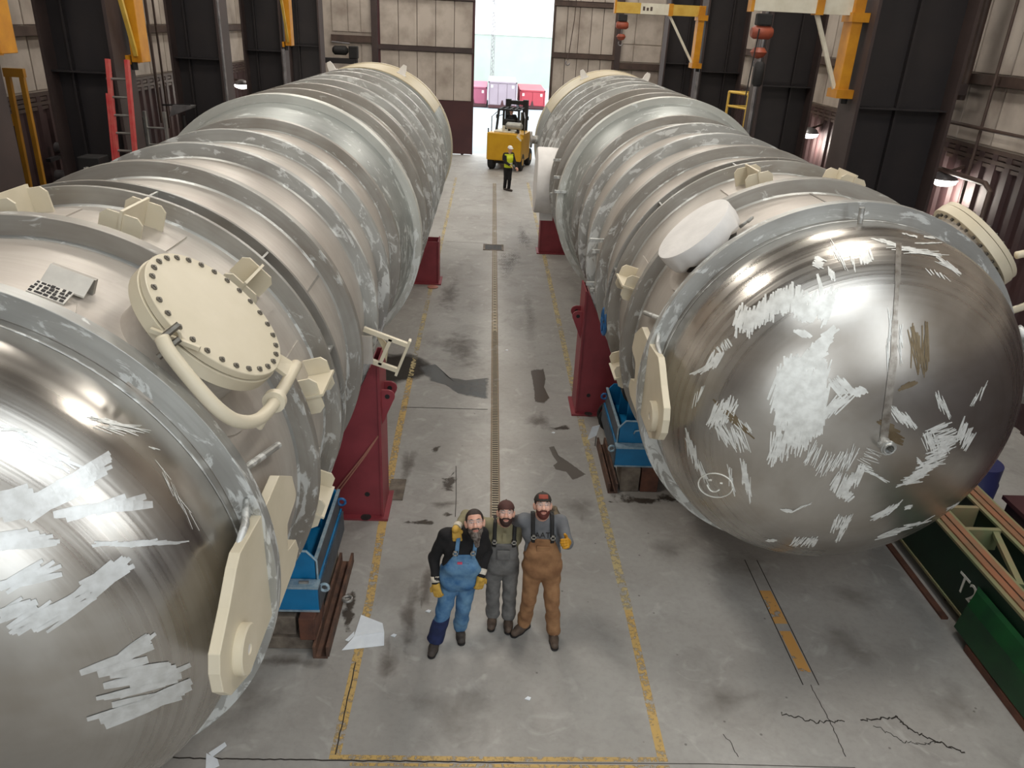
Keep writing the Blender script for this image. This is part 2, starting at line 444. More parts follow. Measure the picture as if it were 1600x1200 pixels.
def side_wall(side, sx):
    if side == 'right':       # tall window bay behind and to the right of the photographer
        mb_ = MB().box((WX, -3.0, 4.4), (WX + 0.2, YB, ROOF_Z)).box((WX, YF, 4.4), (WX + 0.2, -12.0, ROOF_Z)).box((WX, -12.0, 13.2), (WX + 0.2, -3.0, ROOF_Z)).box((WX, -12.0, 4.4), (WX + 0.2, -3.0, 4.8))
    else:
        mb_ = MB().box((sx * WX, YF, 4.4), (sx * (WX + 0.2), YB, ROOF_Z))
    wall = struct(part('wall_' + side, mb_, 'panel'))
    # corrugated dark cladding below
    m = MB(); y = YF; poly = []
    k = 0
    while y < YB - 0.01:
        x = WX if k % 4 in (0, 1) else WX - 0.06
        poly.append((sx * x, y))
        y += 0.16 if k % 2 == 0 else 0.06
        k += 1
    poly.append((sx * WX, YB))
    for (x0, y0), (x1, y1) in zip(poly, poly[1:]):
        m.add([(x0, y0, 0), (x1, y1, 0), (x1, y1, 4.4), (x0, y0, 4.4)], [(0, 1, 2, 3)])
    m.box((sx * (WX + 0.01), YF, 0), (sx * (WX + 0.2), YB, 4.4))
    part('cladding', m, 'wainscot', wall)
    # horizontal louvred strip on top of the cladding
    m = MB()
    for i in range(4):
        m.box((sx * (WX - 0.05 - 0.012 * (i % 2)), 8.0, 4.08 + i * 0.09), (sx * (WX - 0.0), YB, 4.15 + i * 0.09))
    part('louvre_strip', m, 'girt', wall)
    y = 8.0; first = {}
    while y < YB - 0.5:
        for z0, z1 in ((4.46, 5.5), (5.72, 7.6), (7.8, 10.2)):
            if z0 not in first:
                first[z0] = part('panel', MB().box((sx * (WX - 0.035), 8.02, z0), (sx * (WX + 0.002), 9.18, z1)), 'panel', wall, bevel=0.012)
            else:
                p = dup(first[z0], 'panel', wall); p.location = (0, y - 8.0, 0)
        y += 1.2
    for z in (5.61, 7.7, 10.3):
        part('girt', MB().box((sx * (WX - 0.2), YF if side == 'left' else -3.0, z - 0.09), (sx * WX, YB, z + 0.09)), 'girt', wall)
    return wall
wall_l = side_wall('left', -1)
wall_r = side_wall('right', 1)
win = struct(part('window_1', MB().box((WX + 0.05, -12.0, 4.8), (WX + 0.15, -11.9, 13.2)).box((WX + 0.05, -3.1, 4.8), (WX + 0.15, -3.0, 13.2)).box((WX + 0.05, -12.0, 4.8), (WX + 0.15, -3.0, 4.9)).box((WX + 0.05, -12.0, 13.1), (WX + 0.15, -3.0, 13.2)), 'girt'))
for k in range(1, 5):
    part('mullion', MB().box((WX + 0.06, -12.0 + k * 1.8 - 0.04, 4.9), (WX + 0.14, -12.0 + k * 1.8 + 0.04, 13.1)), 'girt', win)
for k in range(1, 4):
    part('transom', MB().box((WX + 0.07, -11.9, 4.8 + k * 2.1 - 0.03), (WX + 0.13, -3.1, 4.8 + k * 2.1 + 0.03)), 'girt', win)

# back wall with the gap of the sliding doors
wb = struct(part('wall_back', MB().box((-WX - 0.2, YB + 0.15, 0), (-5.6, YB + 0.3, ROOF_Z))
            .box((5.95, YB + 0.15, 0), (WX + 0.2, YB + 0.3, ROOF_Z)).box((-5.6, YB + 0.15, 9.2), (5.95, YB + 0.3, ROOF_Z)), 'panel'))
for x0, x1 in ((-7.75, -7.0), (-6.98, -6.4), (-6.38, -5.72)):
    for z0, z1 in ((0.1, 3.7), (3.72, 5.0), (5.5, 8.6)):
        part('panel', MB().box((x0, YB + 0.10, z0), (x1 - 0.02, YB + 0.15, z1)), 'panel', wb, bevel=0.01)
for x0, x1 in ((6.15, 6.85), (6.87, 8.2), (8.22, 8.9)):
    for z0, z1 in ((0.1, 4.35), (5.55, 7.0), (4.75, 5.5), (7.2, 9.0)):
        part('panel', MB().box((x0, YB + 0.10, z0), (x1 - 0.02, YB + 0.15, z1)), 'panel', wb, bevel=0.01)
for a, b in (((-7.8, YB - 0.1, 5.05), (-5.6, YB + 0.1, 5.35)), ((6.0, YB - 0.1, 4.42), (9.2, YB + 0.1, 4.7)), ((6.0, YB - 0.1, 7.0), (9.2, YB + 0.1, 7.2))):
    part('girt', MB().box(a, b), 'girt', wb)
for x in (-5.72, 6.04):
    part('door_post', MB().box((x - 0.14, YB - 0.15, 0), (x + 0.14, YB + 0.1, 9.2)), 'columnbrown', wb)
part('door_header', MB().box((-5.86, YB - 0.15, 9.2), (6.18, YB + 0.1, 9.6)), 'columnbrown', wb)
part('door_track', MB().box((-5.86, YB - 0.3, 9.05), (6.18, YB - 0.2, 9.2)), 'girt', wb)

def door_leaf(n, x0, x1, red):
    d = struct(part('door_%d' % n, MB().box((x0, YB - 0.02, 0.04), (x1, YB + 0.04, 9.1)), 'girt'))
    z = 2.57
    nx = 5; w = (x1 - x0 - 0.16) / nx
    for i in range(nx):
        for z0, z1 in ((2.6, 4.78), (5.02, 7.05), (7.3, 9.05)):
            xa = x0 + 0.08 + i * w
            part('panel', MB().box((xa + 0.012, YB - 0.07, z0), (xa + w - 0.012, YB - 0.02, z1)), 'panel', d, bevel=0.015)
            part('seam_rib', MB().box((xa + w - 0.16, YB - 0.085, z0), (xa + w - 0.12, YB - 0.07, z1)), 'panel', d)
    for zz in (4.9, 7.17):
        part('rail', MB().box((x0, YB - 0.16, zz - 0.1), (x1, YB - 0.02, zz + 0.1)), 'columnbrown' if red else 'girt', d)
    for xx in (x0 + 0.04, x1 - 0.04):
        part('stile', MB().box((xx - 0.06, YB - 0.1, 0.04), (xx + 0.06, YB - 0.02, 9.1)), 'doorred' if red else 'girt', d)
    part('kick_plate', MB().box((x0 + 0.02, YB - 0.12, 0.06), (x1 - 0.02, YB - 0.02, 2.58)), 'doorred', d)
    for xx in (x0 + 0.8, x1 - 0.5):
        part('door_roller', MB().cyl((xx, YB - 0.11, 0.08), (xx, YB - 0.05, 0.08), 0.08, 14), 'black', d)
    return d
door_leaf(1, -5.55, -0.93, True)
door_leaf(2, 2.84, 5.9, False)

# front wall (behind the photographer) with its open doorway
wf = struct(part('wall_front', MB().box((-WX - 0.2, YF - 0.2, 0), (-3.2, YF, ROOF_Z)).box((3.2, YF - 0.2, 0), (WX + 0.2, YF, ROOF_Z))
            .box((-3.2, YF - 0.2, 7.5), (3.2, YF, ROOF_Z)), 'panel'))

# ------------------------------------------------------------------ columns with cranes
def column(sx, yc, label, xo=8.15):
    t = thing('steel_column', (sx * 6.95, yc, 0), label, 'column')
    xi = 6.92
    part('inner_flange', MB().box((sx * xi, yc - 0.42, 0.03), (sx * (xi + 0.06), yc + 0.42, 13.6)), 'columnbrown', t)
    part('outer_flange', MB().box((sx * xo, yc - 0.42, 0.03), (sx * (xo + 0.06), yc + 0.42, 13.6)), 'columnbrown', t)
    part('web', MB().box((sx * (xi + 0.06), yc - 0.04, 0.03), (sx * xo, yc + 0.04, 13.6)), 'column', t)
    for z in (1.2, 3.1, 5.0, 8.2):
        part('stiffener', MB().box((sx * (xi + 0.06), yc - 0.3, z), (sx * xo, yc - 0.04, z + 0.03)), 'column', t)
    part('web_rib', MB().box((sx * (xi + 0.9), yc - 0.16, 0.03), (sx * (xi + 0.94), yc - 0.04, 13.6)), 'column', t)
    part('base_plate', MB().box((sx * xi, yc - 0.5, 0), (sx * (xo + 0.16), yc + 0.5, 0.03)), 'column', t)
    return t
column(1, 15.85, 'tall near-black steel column on the right carrying the yellow jib nearest the camera', 8.75)
column(1, 21.7, 'dark steel column on the right with a shiny vertical pipe on its face', 8.3)
column(1, 28.2, 'dark steel column on the right carrying the farther yellow and cream jib', 8.3)
column(1, 34.2, 'dark steel column in the far right corner by the back wall')
column(-1, 11.5, 'dark steel column at the left frame edge behind the tall yellow frame')
column(-1, 15.9, 'broad dark steel column with the red ladder leaning on it')
column(-1, 22.0, 'dark steel column on the left beyond the tall pale wall panels')
column(-1, 28.3, 'dark steel column on the left with the second yellow jib post')
column(-1, 34.4, 'dark steel column in the far left corner by the back wall')

def pipe(name, pts, r, mat_, label, cat='pipe'):
    o = part(name, MB().tube(pts, r, 10), mat_, smooth=True, auto=40, loc=pts[0])
    return tag(o, label, cat)
pipe('conduit_pipe', [(6.86, 21.45, 0.0), (6.86, 21.45, 12)], 0.05, 'greypipe', 'shiny vertical pipe running up the face of the right dark column')
pipe('conduit_pipe', [(6.84, 27.6, 0.0), (6.84, 27.6, 5.0)], 0.06, 'greypipe', 'pale vertical pipe below the farther right jib crane')
pipe('conduit_pipe', [(-6.84, 27.6, 0.0), (-6.84, 27.6, 5.1)], 0.06, 'greypipe', 'pale vertical pipe below the far left yellow jib post')
pipe('conduit_pipe', [(9.35, 17.35, 0), (9.35, 17.35, 12)], 0.05, 'girt', 'thin brown conduit up the right wall beside the bright lamp')
pipe('conduit_pipe', [(9.32, 16.2, 5.2), (9.32, 16.2, 12)], 0.08, 'girt', 'thicker brown pipe dropping to the girt on the right wall')
pipe('conduit_pipe', [(9.30, 15.2, 0), (9.30, 15.2, 12)], 0.03, 'girt', 'thin rod up the right wall nearest the frame edge')
pipe('service_pipe', [(9.25, 17.2, 4.78), (9.25, 11.0, 4.78)], 0.035, 'girt', 'thin horizontal pipe crossing the pale right wall panels')
pipe('conduit_pipe', [(-6.85, 21.5, 0), (-6.85, 21.5, 12)], 0.03, 'greypipe', 'thin bright conduit up the left column beyond the pale panels')
pipe('conduit_pipe', [(-9.3, 23.2, 3.2), (-9.3, 23.2, 12)], 0.04, 'girt', 'thin dark conduit down the pale left wall panels')
pipe('conduit_pipe', [(-9.3, 23.7, 3.0), (-9.3, 23.7, 12)], 0.03, 'girt', 'thinner dark conduit right of another on pale left panels')
# knee brace and diffuser box on the right wall
t = thing('wall_brace', (9.2, 17.0, 0), 'brown braced post in front of the pale right wall panels by the lamp', 'brace')
part('post', MB().box((9.05, 16.62, 0), (9.2, 16.82, 5.45)), 'girt', t)
part('diagonal', MB().bar((9.15, 17.0, 4.2), (9.15, 16.3, 5.5), 0.1), 'girt', t)
part('arm', MB().box((9.0, 16.0, 5.3), (9.3, 18.2, 5.5)), 'columnbrown', t)
t = thing('guard_rail', (9.3, 14.6, 0), 'brown wall box rail with rounded top on the right wall', 'rail')
part('top_rail', MB().tube([(9.12, 17.6, 3.9), (9.12, 14.3, 3.9), (9.12, 14.1, 3.8), (9.12, 14.08, 0)], 0.05), 'girt', t, auto=40)
part('post', MB().tube([(9.12, 17.6, 3.9), (9.12, 17.6, 0)], 0.05), 'girt', t, auto=40)

def wall_lamp(loc, sx, label):
    t = thing('wall_lamp', loc, label, 'lamp')
    x, y, z = loc
    part('housing', MB().lathe([(0, 0.02), (0.02, 0.26), (0.12, 0.2), (0.18, 0.06), (0.18, 0.0)], (x, y, z), (0, 0, 1), 20), 'greypipe', t, auto=40)
    part('lens', MB().lathe([(0.015, 0.26), (-0.06, 0.23), (-0.11, 0.12), (-0.12, 0.0)], (x, y, z), (0, 0, 1), 20), 'glow', t, smooth=True)
    part('bracket', MB().bar((x, y, z + 0.14), (sx * (WX - 0.0), y, z + 0.3), 0.05), 'girt', t)
    d = bpy.data.lights.new('lamp_bulb', 'POINT'); d.energy = 70; d.color = (1, 0.93, 0.82); d.shadow_soft_size = 0.12
    o = bpy.data.objects.new('lamp_bulb', d); COL.objects.link(o); o.parent = t; o.location = (0, 0, -0.3)
wall_lamp((9.2, 15.8, 3.7), 1, 'glowing wall lamp at right, the brighter and nearer one')
wall_lamp((9.2, 23.2, 3.68), 1, 'glowing wall lamp between the two dark right columns')
wall_lamp((-8.6, 28.7, 3.86), -1, 'small glowing lamp at the left just above the left tank')

def hoist(loc, label, pendant):
    x, y, z = loc
    t = thing('chain_hoist', (x, y, z), label, 'hoist')
    part('trolley', MB().box((x - 0.14, y - 0.10, z - 0.04), (x + 0.14, y + 0.10, z + 0.16)), 'black', t, bevel=0.02)
    part('hoist_body', MB().tube([(x - 0.2, y, z - 0.16), (x - 0.14, y, z - 0.16), (x + 0.14, y, z - 0.16), (x + 0.2, y, z - 0.16)], [0.08, 0.12, 0.12, 0.08], 14), 'hookred', t, auto=40)
    part('chain', MB().tube([(x, y, z - 0.25), (x, y, z - 0.5)], 0.025, 8), 'greypipe', t)
    part('hook_block', MB().lathe([(0, 0), (0.0, 0.10), (-0.08, 0.16), (-0.17, 0.10), (-0.2, 0.0)], (x, y, z - 0.42), (0, 0, 1), 14), 'hookred', t, auto=40)
    part('hook', MB().tube([(x + 0.07 * math.sin(a), y, z - 0.70 - 0.07 * math.cos(a)) for a in np.linspace(-2.4, 1.6, 12)], 0.018, 8), 'greypipe', t, smooth=True)
    if pendant:
        part('chain_bag', MB().tube([(x + 0.02, y - 0.15, z - 0.66), (x + 0.02, y - 0.15, z - 0.7), (x + 0.02, y - 0.15, z - 1.05), (x + 0.02, y - 0.15, z - 1.1)], [0.07, 0.1, 0.1, 0.06], 14), 'black', t, auto=40)
        part('pendant_cable', MB().tube([(x - 0.1, y - 0.15, z - 0.1), (x - 0.14, y - 0.15, z - 0.9), (x - 0.16, y - 0.15, z - 1.35)], 0.012, 6), 'black', t)
    return t

def jib(sx, yc, z0, z1, tip, label, beam, hoist_label=None, pendant=False, along=False):
    """mast on the column flange; the arm reaches over the aisle, or (along) is parked parallel to the wall"""
    x = sx * 6.72
    t = thing('jib_crane', (x, yc, z0), label, 'crane')
    part('mast', MB().box((x - 0.10, yc - 0.2, z0), (x + 0.10, yc + 0.2, z1)), 'yellow', t, bevel=0.01)
    for z in (z0 + 0.04, z1 - 0.35):
        part('pivot_bracket', MB().box((x - 0.13, yc - 0.24, z - 0.08), (sx * 6.915, yc + 0.24, z + 0.08)), 'yellow', t)
    part('pivot_pin', MB().cyl((x + sx * 0.1, yc - 0.1, z0 - 0.14), (x + sx * 0.1, yc - 0.1, z0 + 0.1), 0.06, 12), 'black', t)
    org = Vector((x, yc, 0)); D = Vector((0, -1, 0)) if along else Vector((-sx, 0, 0)); L = tip
    Wd = Vector((0, 0, 1)).cross(D)
    def bx(s0, s1, z_0, z_1, w):
        return MB().obox(org + D * (s0 + s1) / 2 + Vector((0, 0, (z_0 + z_1) / 2)), (D, Wd, (0, 0, 1)), (abs(s1 - s0) / 2, w, (z_1 - z_0) / 2))
    zt = z1; bp = L * 0.36
    if beam == 'two':
        part('beam', bx(0.1, 1.0, zt - 0.32, zt, 0.1), 'yellowpale', t)
        part('beam', bx(1.0, 2.0, zt - 0.32, zt, 0.1), 'cream', t)
        part('beam', bx(2.0, L, zt - 0.32, zt, 0.1), 'yellowpale', t)
        for i in range(3):
            part('stencil_mark', bx(1.62 + 0.12 * i, 1.69 + 0.12 * i, zt - 0.22, zt - 0.1 - 0.03 * (i == 1), 0.106), 'girt', t)
    else:
        part('beam', bx(0.1, L, zt - 0.32, zt, 0.1), 'cream', t)
    part('band', bx(bp - 0.07, bp + 0.07, zt - 0.34, zt + 0.02, 0.13), 'yellow', t)
    part('end_stop', bx(L - 0.03, L + 0.03, zt - 0.34, zt + 0.06, 0.12), 'yellow', t)
    p0 = org + D * bp + Vector((0, 0, zt - 0.33)); p1 = org + D * (0.1 if not along else 0.2) + Vector((0, 0, z0 + 0.12))
    part('brace', MB().bar(p0, p1, 0.07), 'cream' if beam != 'plain' else 'yellowpale', t)
    if hoist_label:
        q = org + D * (L - 0.28)
        hoist((q.x, q.y, zt - 0.52), hoist_label, pendant)
    return t
jib(1, 27.85, 5.15, 6.98, 2.82, 'farther right wall jib crane with yellow and cream beam', 'two', 'small red chain hoist at the tip of the farther right jib')
jib(1, 15.9, 5.2, 6.92, 1.97, 'nearer right wall jib crane with thick yellow mast and cream beam', 'one', 'red chain hoist with black chain bag under the nearer right jib', True)
jib(-1, 16.2, 5.2, 9.2, 3.9, 'yellow jib crane mast on the broad left column above the red ladder', 'plain', along=True)
jib(-1, 28.1, 5.2, 9.4, 5.0, 'yellow jib crane mast on the farther left column', 'plain', along=True)
jib(-1, 11.7, 5.5, 9.4, 4.0, 'dull yellow jib crane mast at the top left frame edge', 'plain', along=True)

# dark crane-power gear on the back left corner
t = thing('wall_machine', (-7.6, 38.5, 4.4), 'black machine bracket jutting out high at the back left', 'machine')
part('bracket', MB().box((-9.4, 38.3, 4.2), (-6.2, 38.7, 4.42)), 'column', t)
part('motor', MB().tube([(-7.3, 38.5, 4.75), (-7.2, 38.5, 4.75), (-6.7, 38.5, 4.75), (-6.6, 38.5, 4.75)], [0.1, 0.2, 0.2, 0.1], 14), 'black', t, auto=40)
part('gearbox', MB().box((-6.55, 38.3, 4.42), (-6.15, 38.7, 4.95)), 'black', t, bevel=0.04)
part('cable_loop', MB().tube([(-6.3, 38.3, 4.3), (-6.35, 38.3, 3.8), (-6.1, 38.3, 3.6), (-5.95, 38.3, 3.9), (-6.0, 38.3, 4.3)], 0.04, 8), 'black', t, smooth=True)
part('rod', MB().tube([(-7.3, 38.4, 5.1), (-6.5, 38.4, 5.05)], 0.03, 8), 'greypipe', t)
t = thing('hanging_chain', (3.6, 39.5, 4.3), 'thin chain with hook hanging before the right door leaf', 'chain')
part('chain', MB().tube([(3.75, 39.5, 9.3), (3.7, 39.5, 6.5), (3.52, 39.5, 4.75)], 0.022, 6), 'girt', t)
part('hook', MB().tube([(3.52 + 0.09 * math.sin(a), 39.5, 4.62 - 0.09 * math.cos(a)) for a in np.linspace(-2.6, 1.6, 12)], 0.025, 8), 'greypipe', t, smooth=True)
part('top_bracket', MB().box((3.65, 39.4, 9.25), (3.85, YB - 0.15, 9.4)), 'girt', t)

# ------------------------------------------------------------------ things along the left wall
t = thing('extension_ladder', (-6.8, 15.15, 0), 'red fibreglass ladder with grey rungs leaning on the broad left column', 'ladder')
def lad(x, z): return (x, 14.6 + 0.13 * z, z)
for dx, zt in ((-0.18, 5.28), (0.16, 5.28)):
    part('rail', MB().bar(lad(-6.82 + dx, 0), lad(-6.76 + dx, zt), 0.06, 0.1), 'ladderred', t)
part('rail', MB().bar(lad(-7.06, 0), lad(-7.0, 4.7), 0.04, 0.1), 'ladderred', t)
for i in range(16):
    z = 0.3 + i * 0.31
    part('rung', MB().tube([lad(-7.0, z), lad(-6.62, z)], 0.022, 8), 'rung', t)
t = thing('step_ladder', (-6.9, 16.5, 0), 'grey aluminium ladder standing beside the red ladder', 'ladder')
for x in (-7.02, -6.62):
    part('rail', MB().bar((x - 0.02, 16.55, 0), (x, 16.7, 4.25), 0.05, 0.08), 'rung', t)
for i in range(12):
    part('rung', MB().tube([(-7.02, 16.56 + 0.012 * i, 0.3 + i * 0.33), (-6.62, 16.56 + 0.012 * i, 0.3 + i * 0.33)], 0.02, 8), 'rung', t)
t = thing('tall_frame', (-7.65, 13.5, 0), 'tall narrow yellow frame standing at the left edge', 'frame')
part('post', MB().bar((-7.85, 13.5, 0), (-7.75, 13.5, 5.1), 0.07), 'yellowshade', t)
part('post', MB().bar((-7.57, 13.5, 0), (-7.53, 13.5, 5.1), 0.07), 'yellowshade', t)
part('top_bar', MB().box((-7.8, 13.46, 5.05), (-7.48, 13.54, 5.18)), 'yellowshade', t)
part('latch', MB().box((-7.9, 13.42, 4.3), (-7.8, 13.5, 4.48)), 'yellowshade', t)
t = thing('tripod_stand', (-8.38, 13.0, 0), 'dark post with splayed pale legs at the left frame edge', 'stand')
part('mast', MB().tube([(-8.35, 13.0, 0.9), (-8.4, 13.0, 4.6)], 0.06), 'column', t)
for a in (0.5, 2.6, 4.7):
    part('leg', MB().tube([(-8.38, 13.0, 3.6), (-8.38 + 0.45 * math.cos(a), 13.0 + 0.45 * math.sin(a), 0.0)], 0.025), 'greypipe', t)
for i, z in enumerate((2.75, 2.2, 1.7)):
    tag(part('steel_pipe', MB().tube([(-9.4, 17.6 - 0.2 * i, z + 0.55), (-7.3, 17.6 - 0.2 * i, z + 0.55)], 0.12, 14), 'greypipe', auto=40, loc=(-8.4, 17.5, z)),
        ('topmost', 'middle', 'lowest')[i] + ' of three pale pipes stacked on the rack at left', 'pipe', 'pipes on the left rack')
t = thing('pipe_rack', (-8.4, 17.6, 0), 'dark storage rack holding pipes behind the left column', 'rack')
for x in (-9.3, -7.5):
    part('post', MB().box((x - 0.06, 17.72, 0), (x + 0.06, 17.84, 4.0)), 'column', t)
    for z in (3.05, 2.5, 2.0):
        part('arm', MB().box((x - 0.05, 17.0, z + 0.05), (x + 0.05, 17.72, z + 0.12)), 'column', t)
t = thing('equipment_box', (-7.0, 15.2, 0), 'black control cabinet with white markings at the foot of left column', 'cabinet')
part('body', MB().box((-7.55, 14.75, 0), (-7.15, 15.15, 3.62)), 'black', t, bevel=0.02)
for i, (dx, z, w, h) in enumerate(((-0.26, 3.38, 0.03, 0.06), (-0.22, 3.42, 0.05, 0.03), (-0.2, 3.34, 0.05, 0.08), (-0.18, 3.02, 0.02, 0.3))):
    part('white_mark', MB().box((-7.19 + dx, 14.745, z), (-7.19 + dx + w, 14.75, z + h)), 'plate', t)
t = thing('beacon_post', (-7.62, 16.9, 0), 'orange beacon on a dark post between the left columns', 'beacon')
part('post', MB().box((-7.7, 16.75, 0), (-7.56, 16.9, 4.25)), 'column', t)
part('beacon_lens', MB().lathe([(0, 0), (0, 0.07), (0.16, 0.06), (0.2, 0.0)], (-7.63, 16.8, 4.3), (0, 0, 1), 14), paint('orange_lens', rgb(190, 84, 40), None, 0.3), t, auto=40)
part('shelf', MB().box((-7.75, 16.65, 4.25), (-7.5, 16.95, 4.3)), 'plate', t)
part('white_box', MB().box((-7.7, 16.68, 3.75), (-7.56, 16.75, 3.98)), 'plate', t)
t = thing('floodlight', (-8.0, 21.6, 0), 'grey floodlight on a thin stand behind the left tank', 'lamp')
part('stand', MB().tube([(-7.7, 20.6, 0), (-7.7, 20.6, 3.75)], 0.04), 'black', t)
part('shade', MB().prism([(-8.02, 20.5, 3.7), (-7.45, 20.5, 3.92), (-7.42, 20.5, 3.98), (-7.9, 20.5, 3.98)], (0, 0.3, 0)), 'greypipe', t)
part('arm', MB().bar((-8.2, 20.62, 3.96), (-7.5, 20.62, 3.99), 0.04), 'black', t)
# dark guard wall by the left frame edge
tag(part('barrier_beam', MB().prism([(-8.8, 11.6, 2.0), (-6.4, 13.0, 2.9), (-6.4, 13.0, 3.4), (-8.8, 11.6, 2.6)], (0.05, -0.2, 0)).box((-8.75, 11.45, 0), (-8.5, 11.6, 2.3)).box((-6.65, 12.75, 0), (-6.45, 12.95, 3.0)), 'columnbrown', loc=(-7.6, 12.4, 0)),
    'dark brown sloping beam on posts beyond the left tank at the frame edge', 'beam')

# right side extras
t = thing('platform_rail', (7.0, 23.0, 0), 'yellow safety rail of a platform behind the right tank', 'railing')
for x, y in ((6.64, 23.0), (7.35, 23.0), (6.95, 22.2)):
    part('post', MB().tube([(x, y, 0), (x, y, 4.73)], 0.035), 'yellowpale', t)
part('top_rail', MB().tube([(6.95, 22.2, 4.73), (6.64, 23.0, 4.73), (7.35, 23.0, 4.73)], 0.035), 'yellowpale', t, auto=40)
part('mid_rail', MB().tube([(6.95, 22.2, 4.36), (6.64, 23.0, 4.36), (7.35, 23.0, 4.36)], 0.03), 'yellowpale', t, auto=40)
part('stair_rail', MB().bar((6.95, 22.2, 4.7), (7.35, 22.0, 3.6), 0.06), 'yellowpale', t)
part('deck', MB().box((6.6, 22.3, 3.55), (7.5, 23.1, 3.65)), 'column', t)
tag(part('pale_cabinet', MB().box((8.0, 24.4, 0), (8.9, 25.2, 5.9)).box((8.2, 24.36, 4.3), (8.5, 24.4, 5.2)), 'panel', loc=(8.4, 24.8, 0), bevel=0.02), 'tall pale cabinet between dark columns behind the yellow railing', 'cabinet')
tag(part('curtain_bundle', MB().box((9.2, 18.6, 0.0), (9.5, 18.8, 3.8)).box((9.2, 19.0, 0.0), (9.5, 19.2, 3.8)).box((9.2, 19.4, 0.0), (9.5, 19.6, 3.8)).box((9.15, 18.5, 3.8), (9.5, 19.7, 3.9)), 'column', loc=(9.3, 19.1, 0)), 'dark slatted rack against the right wall beside the lamp', 'rack')

# ------------------------------------------------------------------ outside the doorway
def container(x0, x1, z1, m, label, y=66.0, doors=3, marks=True):
    t = thing('shipping_container', ((x0 + x1) / 2, y, -0.05), label, 'container')
    part('body', MB().box((x0, y, 0.12), (x1, y + 7, z1)), m, t)
    w = (x1 - x0 - 0.16) / doors
    for i in range(doors):
        part('end_panel', MB().box((x0 + 0.08 + i * w + 0.03, y - 0.04, 0.25), (x0 + 0.08 + (i + 1) * w - 0.03, y, z1 - 0.14)), m, t, bevel=0.015)
    part('frame', MB().box((x0, y - 0.07, 0.1), (x0 + 0.08, y, z1)).box((x1 - 0.08, y - 0.07, 0.1), (x1, y, z1)).box((x0, y - 0.07, z1 - 0.1), (x1, y, z1)), m, t)
    part('sill', MB().box((x0, y - 0.08, 0.02), (x1, y + 0.05, 0.22)).box((x0 + 0.1, y + 0.1, -0.05), (x1 - 0.1, y + 6.9, 0.12)), 'doorred', t)
    if marks:
        for i in range(2):
            part('white_label', MB().box((x0 + 0.2 + i * (x1 - x0 - 0.6), y - 0.05, z1 - 0.45), (x0 + 0.36 + i * (x1 - x0 - 0.6), y - 0.04, z1 - 0.25)), 'white_clad', t)
    part('lock_bar', MB().prism([((x0 + x1) / 2 - 0.14, y - 0.06, 0.2), ((x0 + x1) / 2 + 0.14, y - 0.06, 0.2), ((x0 + x1) / 2 + 0.04, y - 0.06, 0.6), ((x0 + x1) / 2 - 0.04, y - 0.06, 0.6)], (0, 0.04, 0)), 'doorred', t)
    return t
container(-0.3, 1.98, 1.98, 'contgrey', 'tall pale lilac container end beyond the forklift outside')
container(2.25, 4.3, 1.42, 'contred', 'bright red container outside at the right of the doorway', 66.5, 2)
container(-2.6, -0.42, 1.5, 'contpink', 'dusky pink container outside at the left of the doorway', 66.5, 2)
t = thing('warehouse', (4, 92, 0), 'pale mint green warehouse with white upper wall across the yard', 'building')
part('lower_wall', MB().box((-30, 92, -0.05), (40, 110, 5.1)), 'mint', t)
part('upper_wall', MB().box((-30, 92.1, 5.1), (40, 110, 13.0)), 'white_clad', t)
part('eave', MB().box((-30, 91.9, 5.05), (40, 92.1, 5.22)), 'white_clad', t)
for i in range(6):
    part('sign_bar', MB().box((0.75 + i * 0.24, 92.03, 7.0), (0.9 + i * 0.24, 92.1, 7.3)), paint('faint_grey_sign', rgb(214, 214, 212)), t)
part('sign_mark', MB().box((1.3, 92.03, 7.9), (1.45, 92.1, 8.6)), paint('faint_grey_sign_mark', rgb(220, 220, 218)), t)
t = thing('lattice_mast', (-0.05, 74.2, 0), 'thin grey lattice mast standing behind the lilac container', 'mast')
ch = [(-0.2, 74.1), (0.1, 74.1), (-0.05, 74.35)]
for x, y in ch:
    part('chord', MB().tube([(x, y, -0.05), (x * 0.8, y, 11)], 0.03, 6), 'greypipe', t)
m = MB()
for i in range(36):
    z = i * 0.3
    a = ch[i % 3]; b = ch[(i + 1) % 3]
    m.tube([(a[0], a[1], z), (b[0], b[1], z + 0.3)], 0.02, 5)
    m.tube([(ch[0][0], 74.1, z), (ch[1][0], 74.1, z + 0.3)], 0.02, 5)
o = part('lacing', m, 'greypipe', t); o['kind'] = 'stuff'
part('white_ball', MB().lathe([(-0.2, 0.0), (-0.14, 0.14), (0, 0.2), (0.14, 0.14), (0.2, 0)], (-0.05, 74.1, 7.2), (0, 0, 1), 12), 'white_clad', t, smooth=True)
# ------------------------------------------------------------------ the two big stainless vessels
RS, RR = 2.04, 2.22            # shell and ring radii
RS2, RR2 = 2.29, 2.47          # the wider far section
HB, HSF = 1.1, 0.28            # dished head depth and straight flange

def smooth_path(pts, n=5):
    p = [Vector(q) for q in pts]; p = [p[0] * 2 - p[1]] + p + [p[-1] * 2 - p[-2]]
    out = []
    for i in range(1, len(p) - 2):
        for k in range(n):
            u = k / n
            out.append(0.5 * ((2 * p[i]) + (p[i + 1] - p[i - 1]) * u + (2 * p[i - 1] - 5 * p[i] + 4 * p[i + 1] - p[i + 2]) * u * u + (3 * p[i] - p[i - 1] - 3 * p[i + 1] + p[i + 2]) * u ** 3))
    return out + [p[-2]]

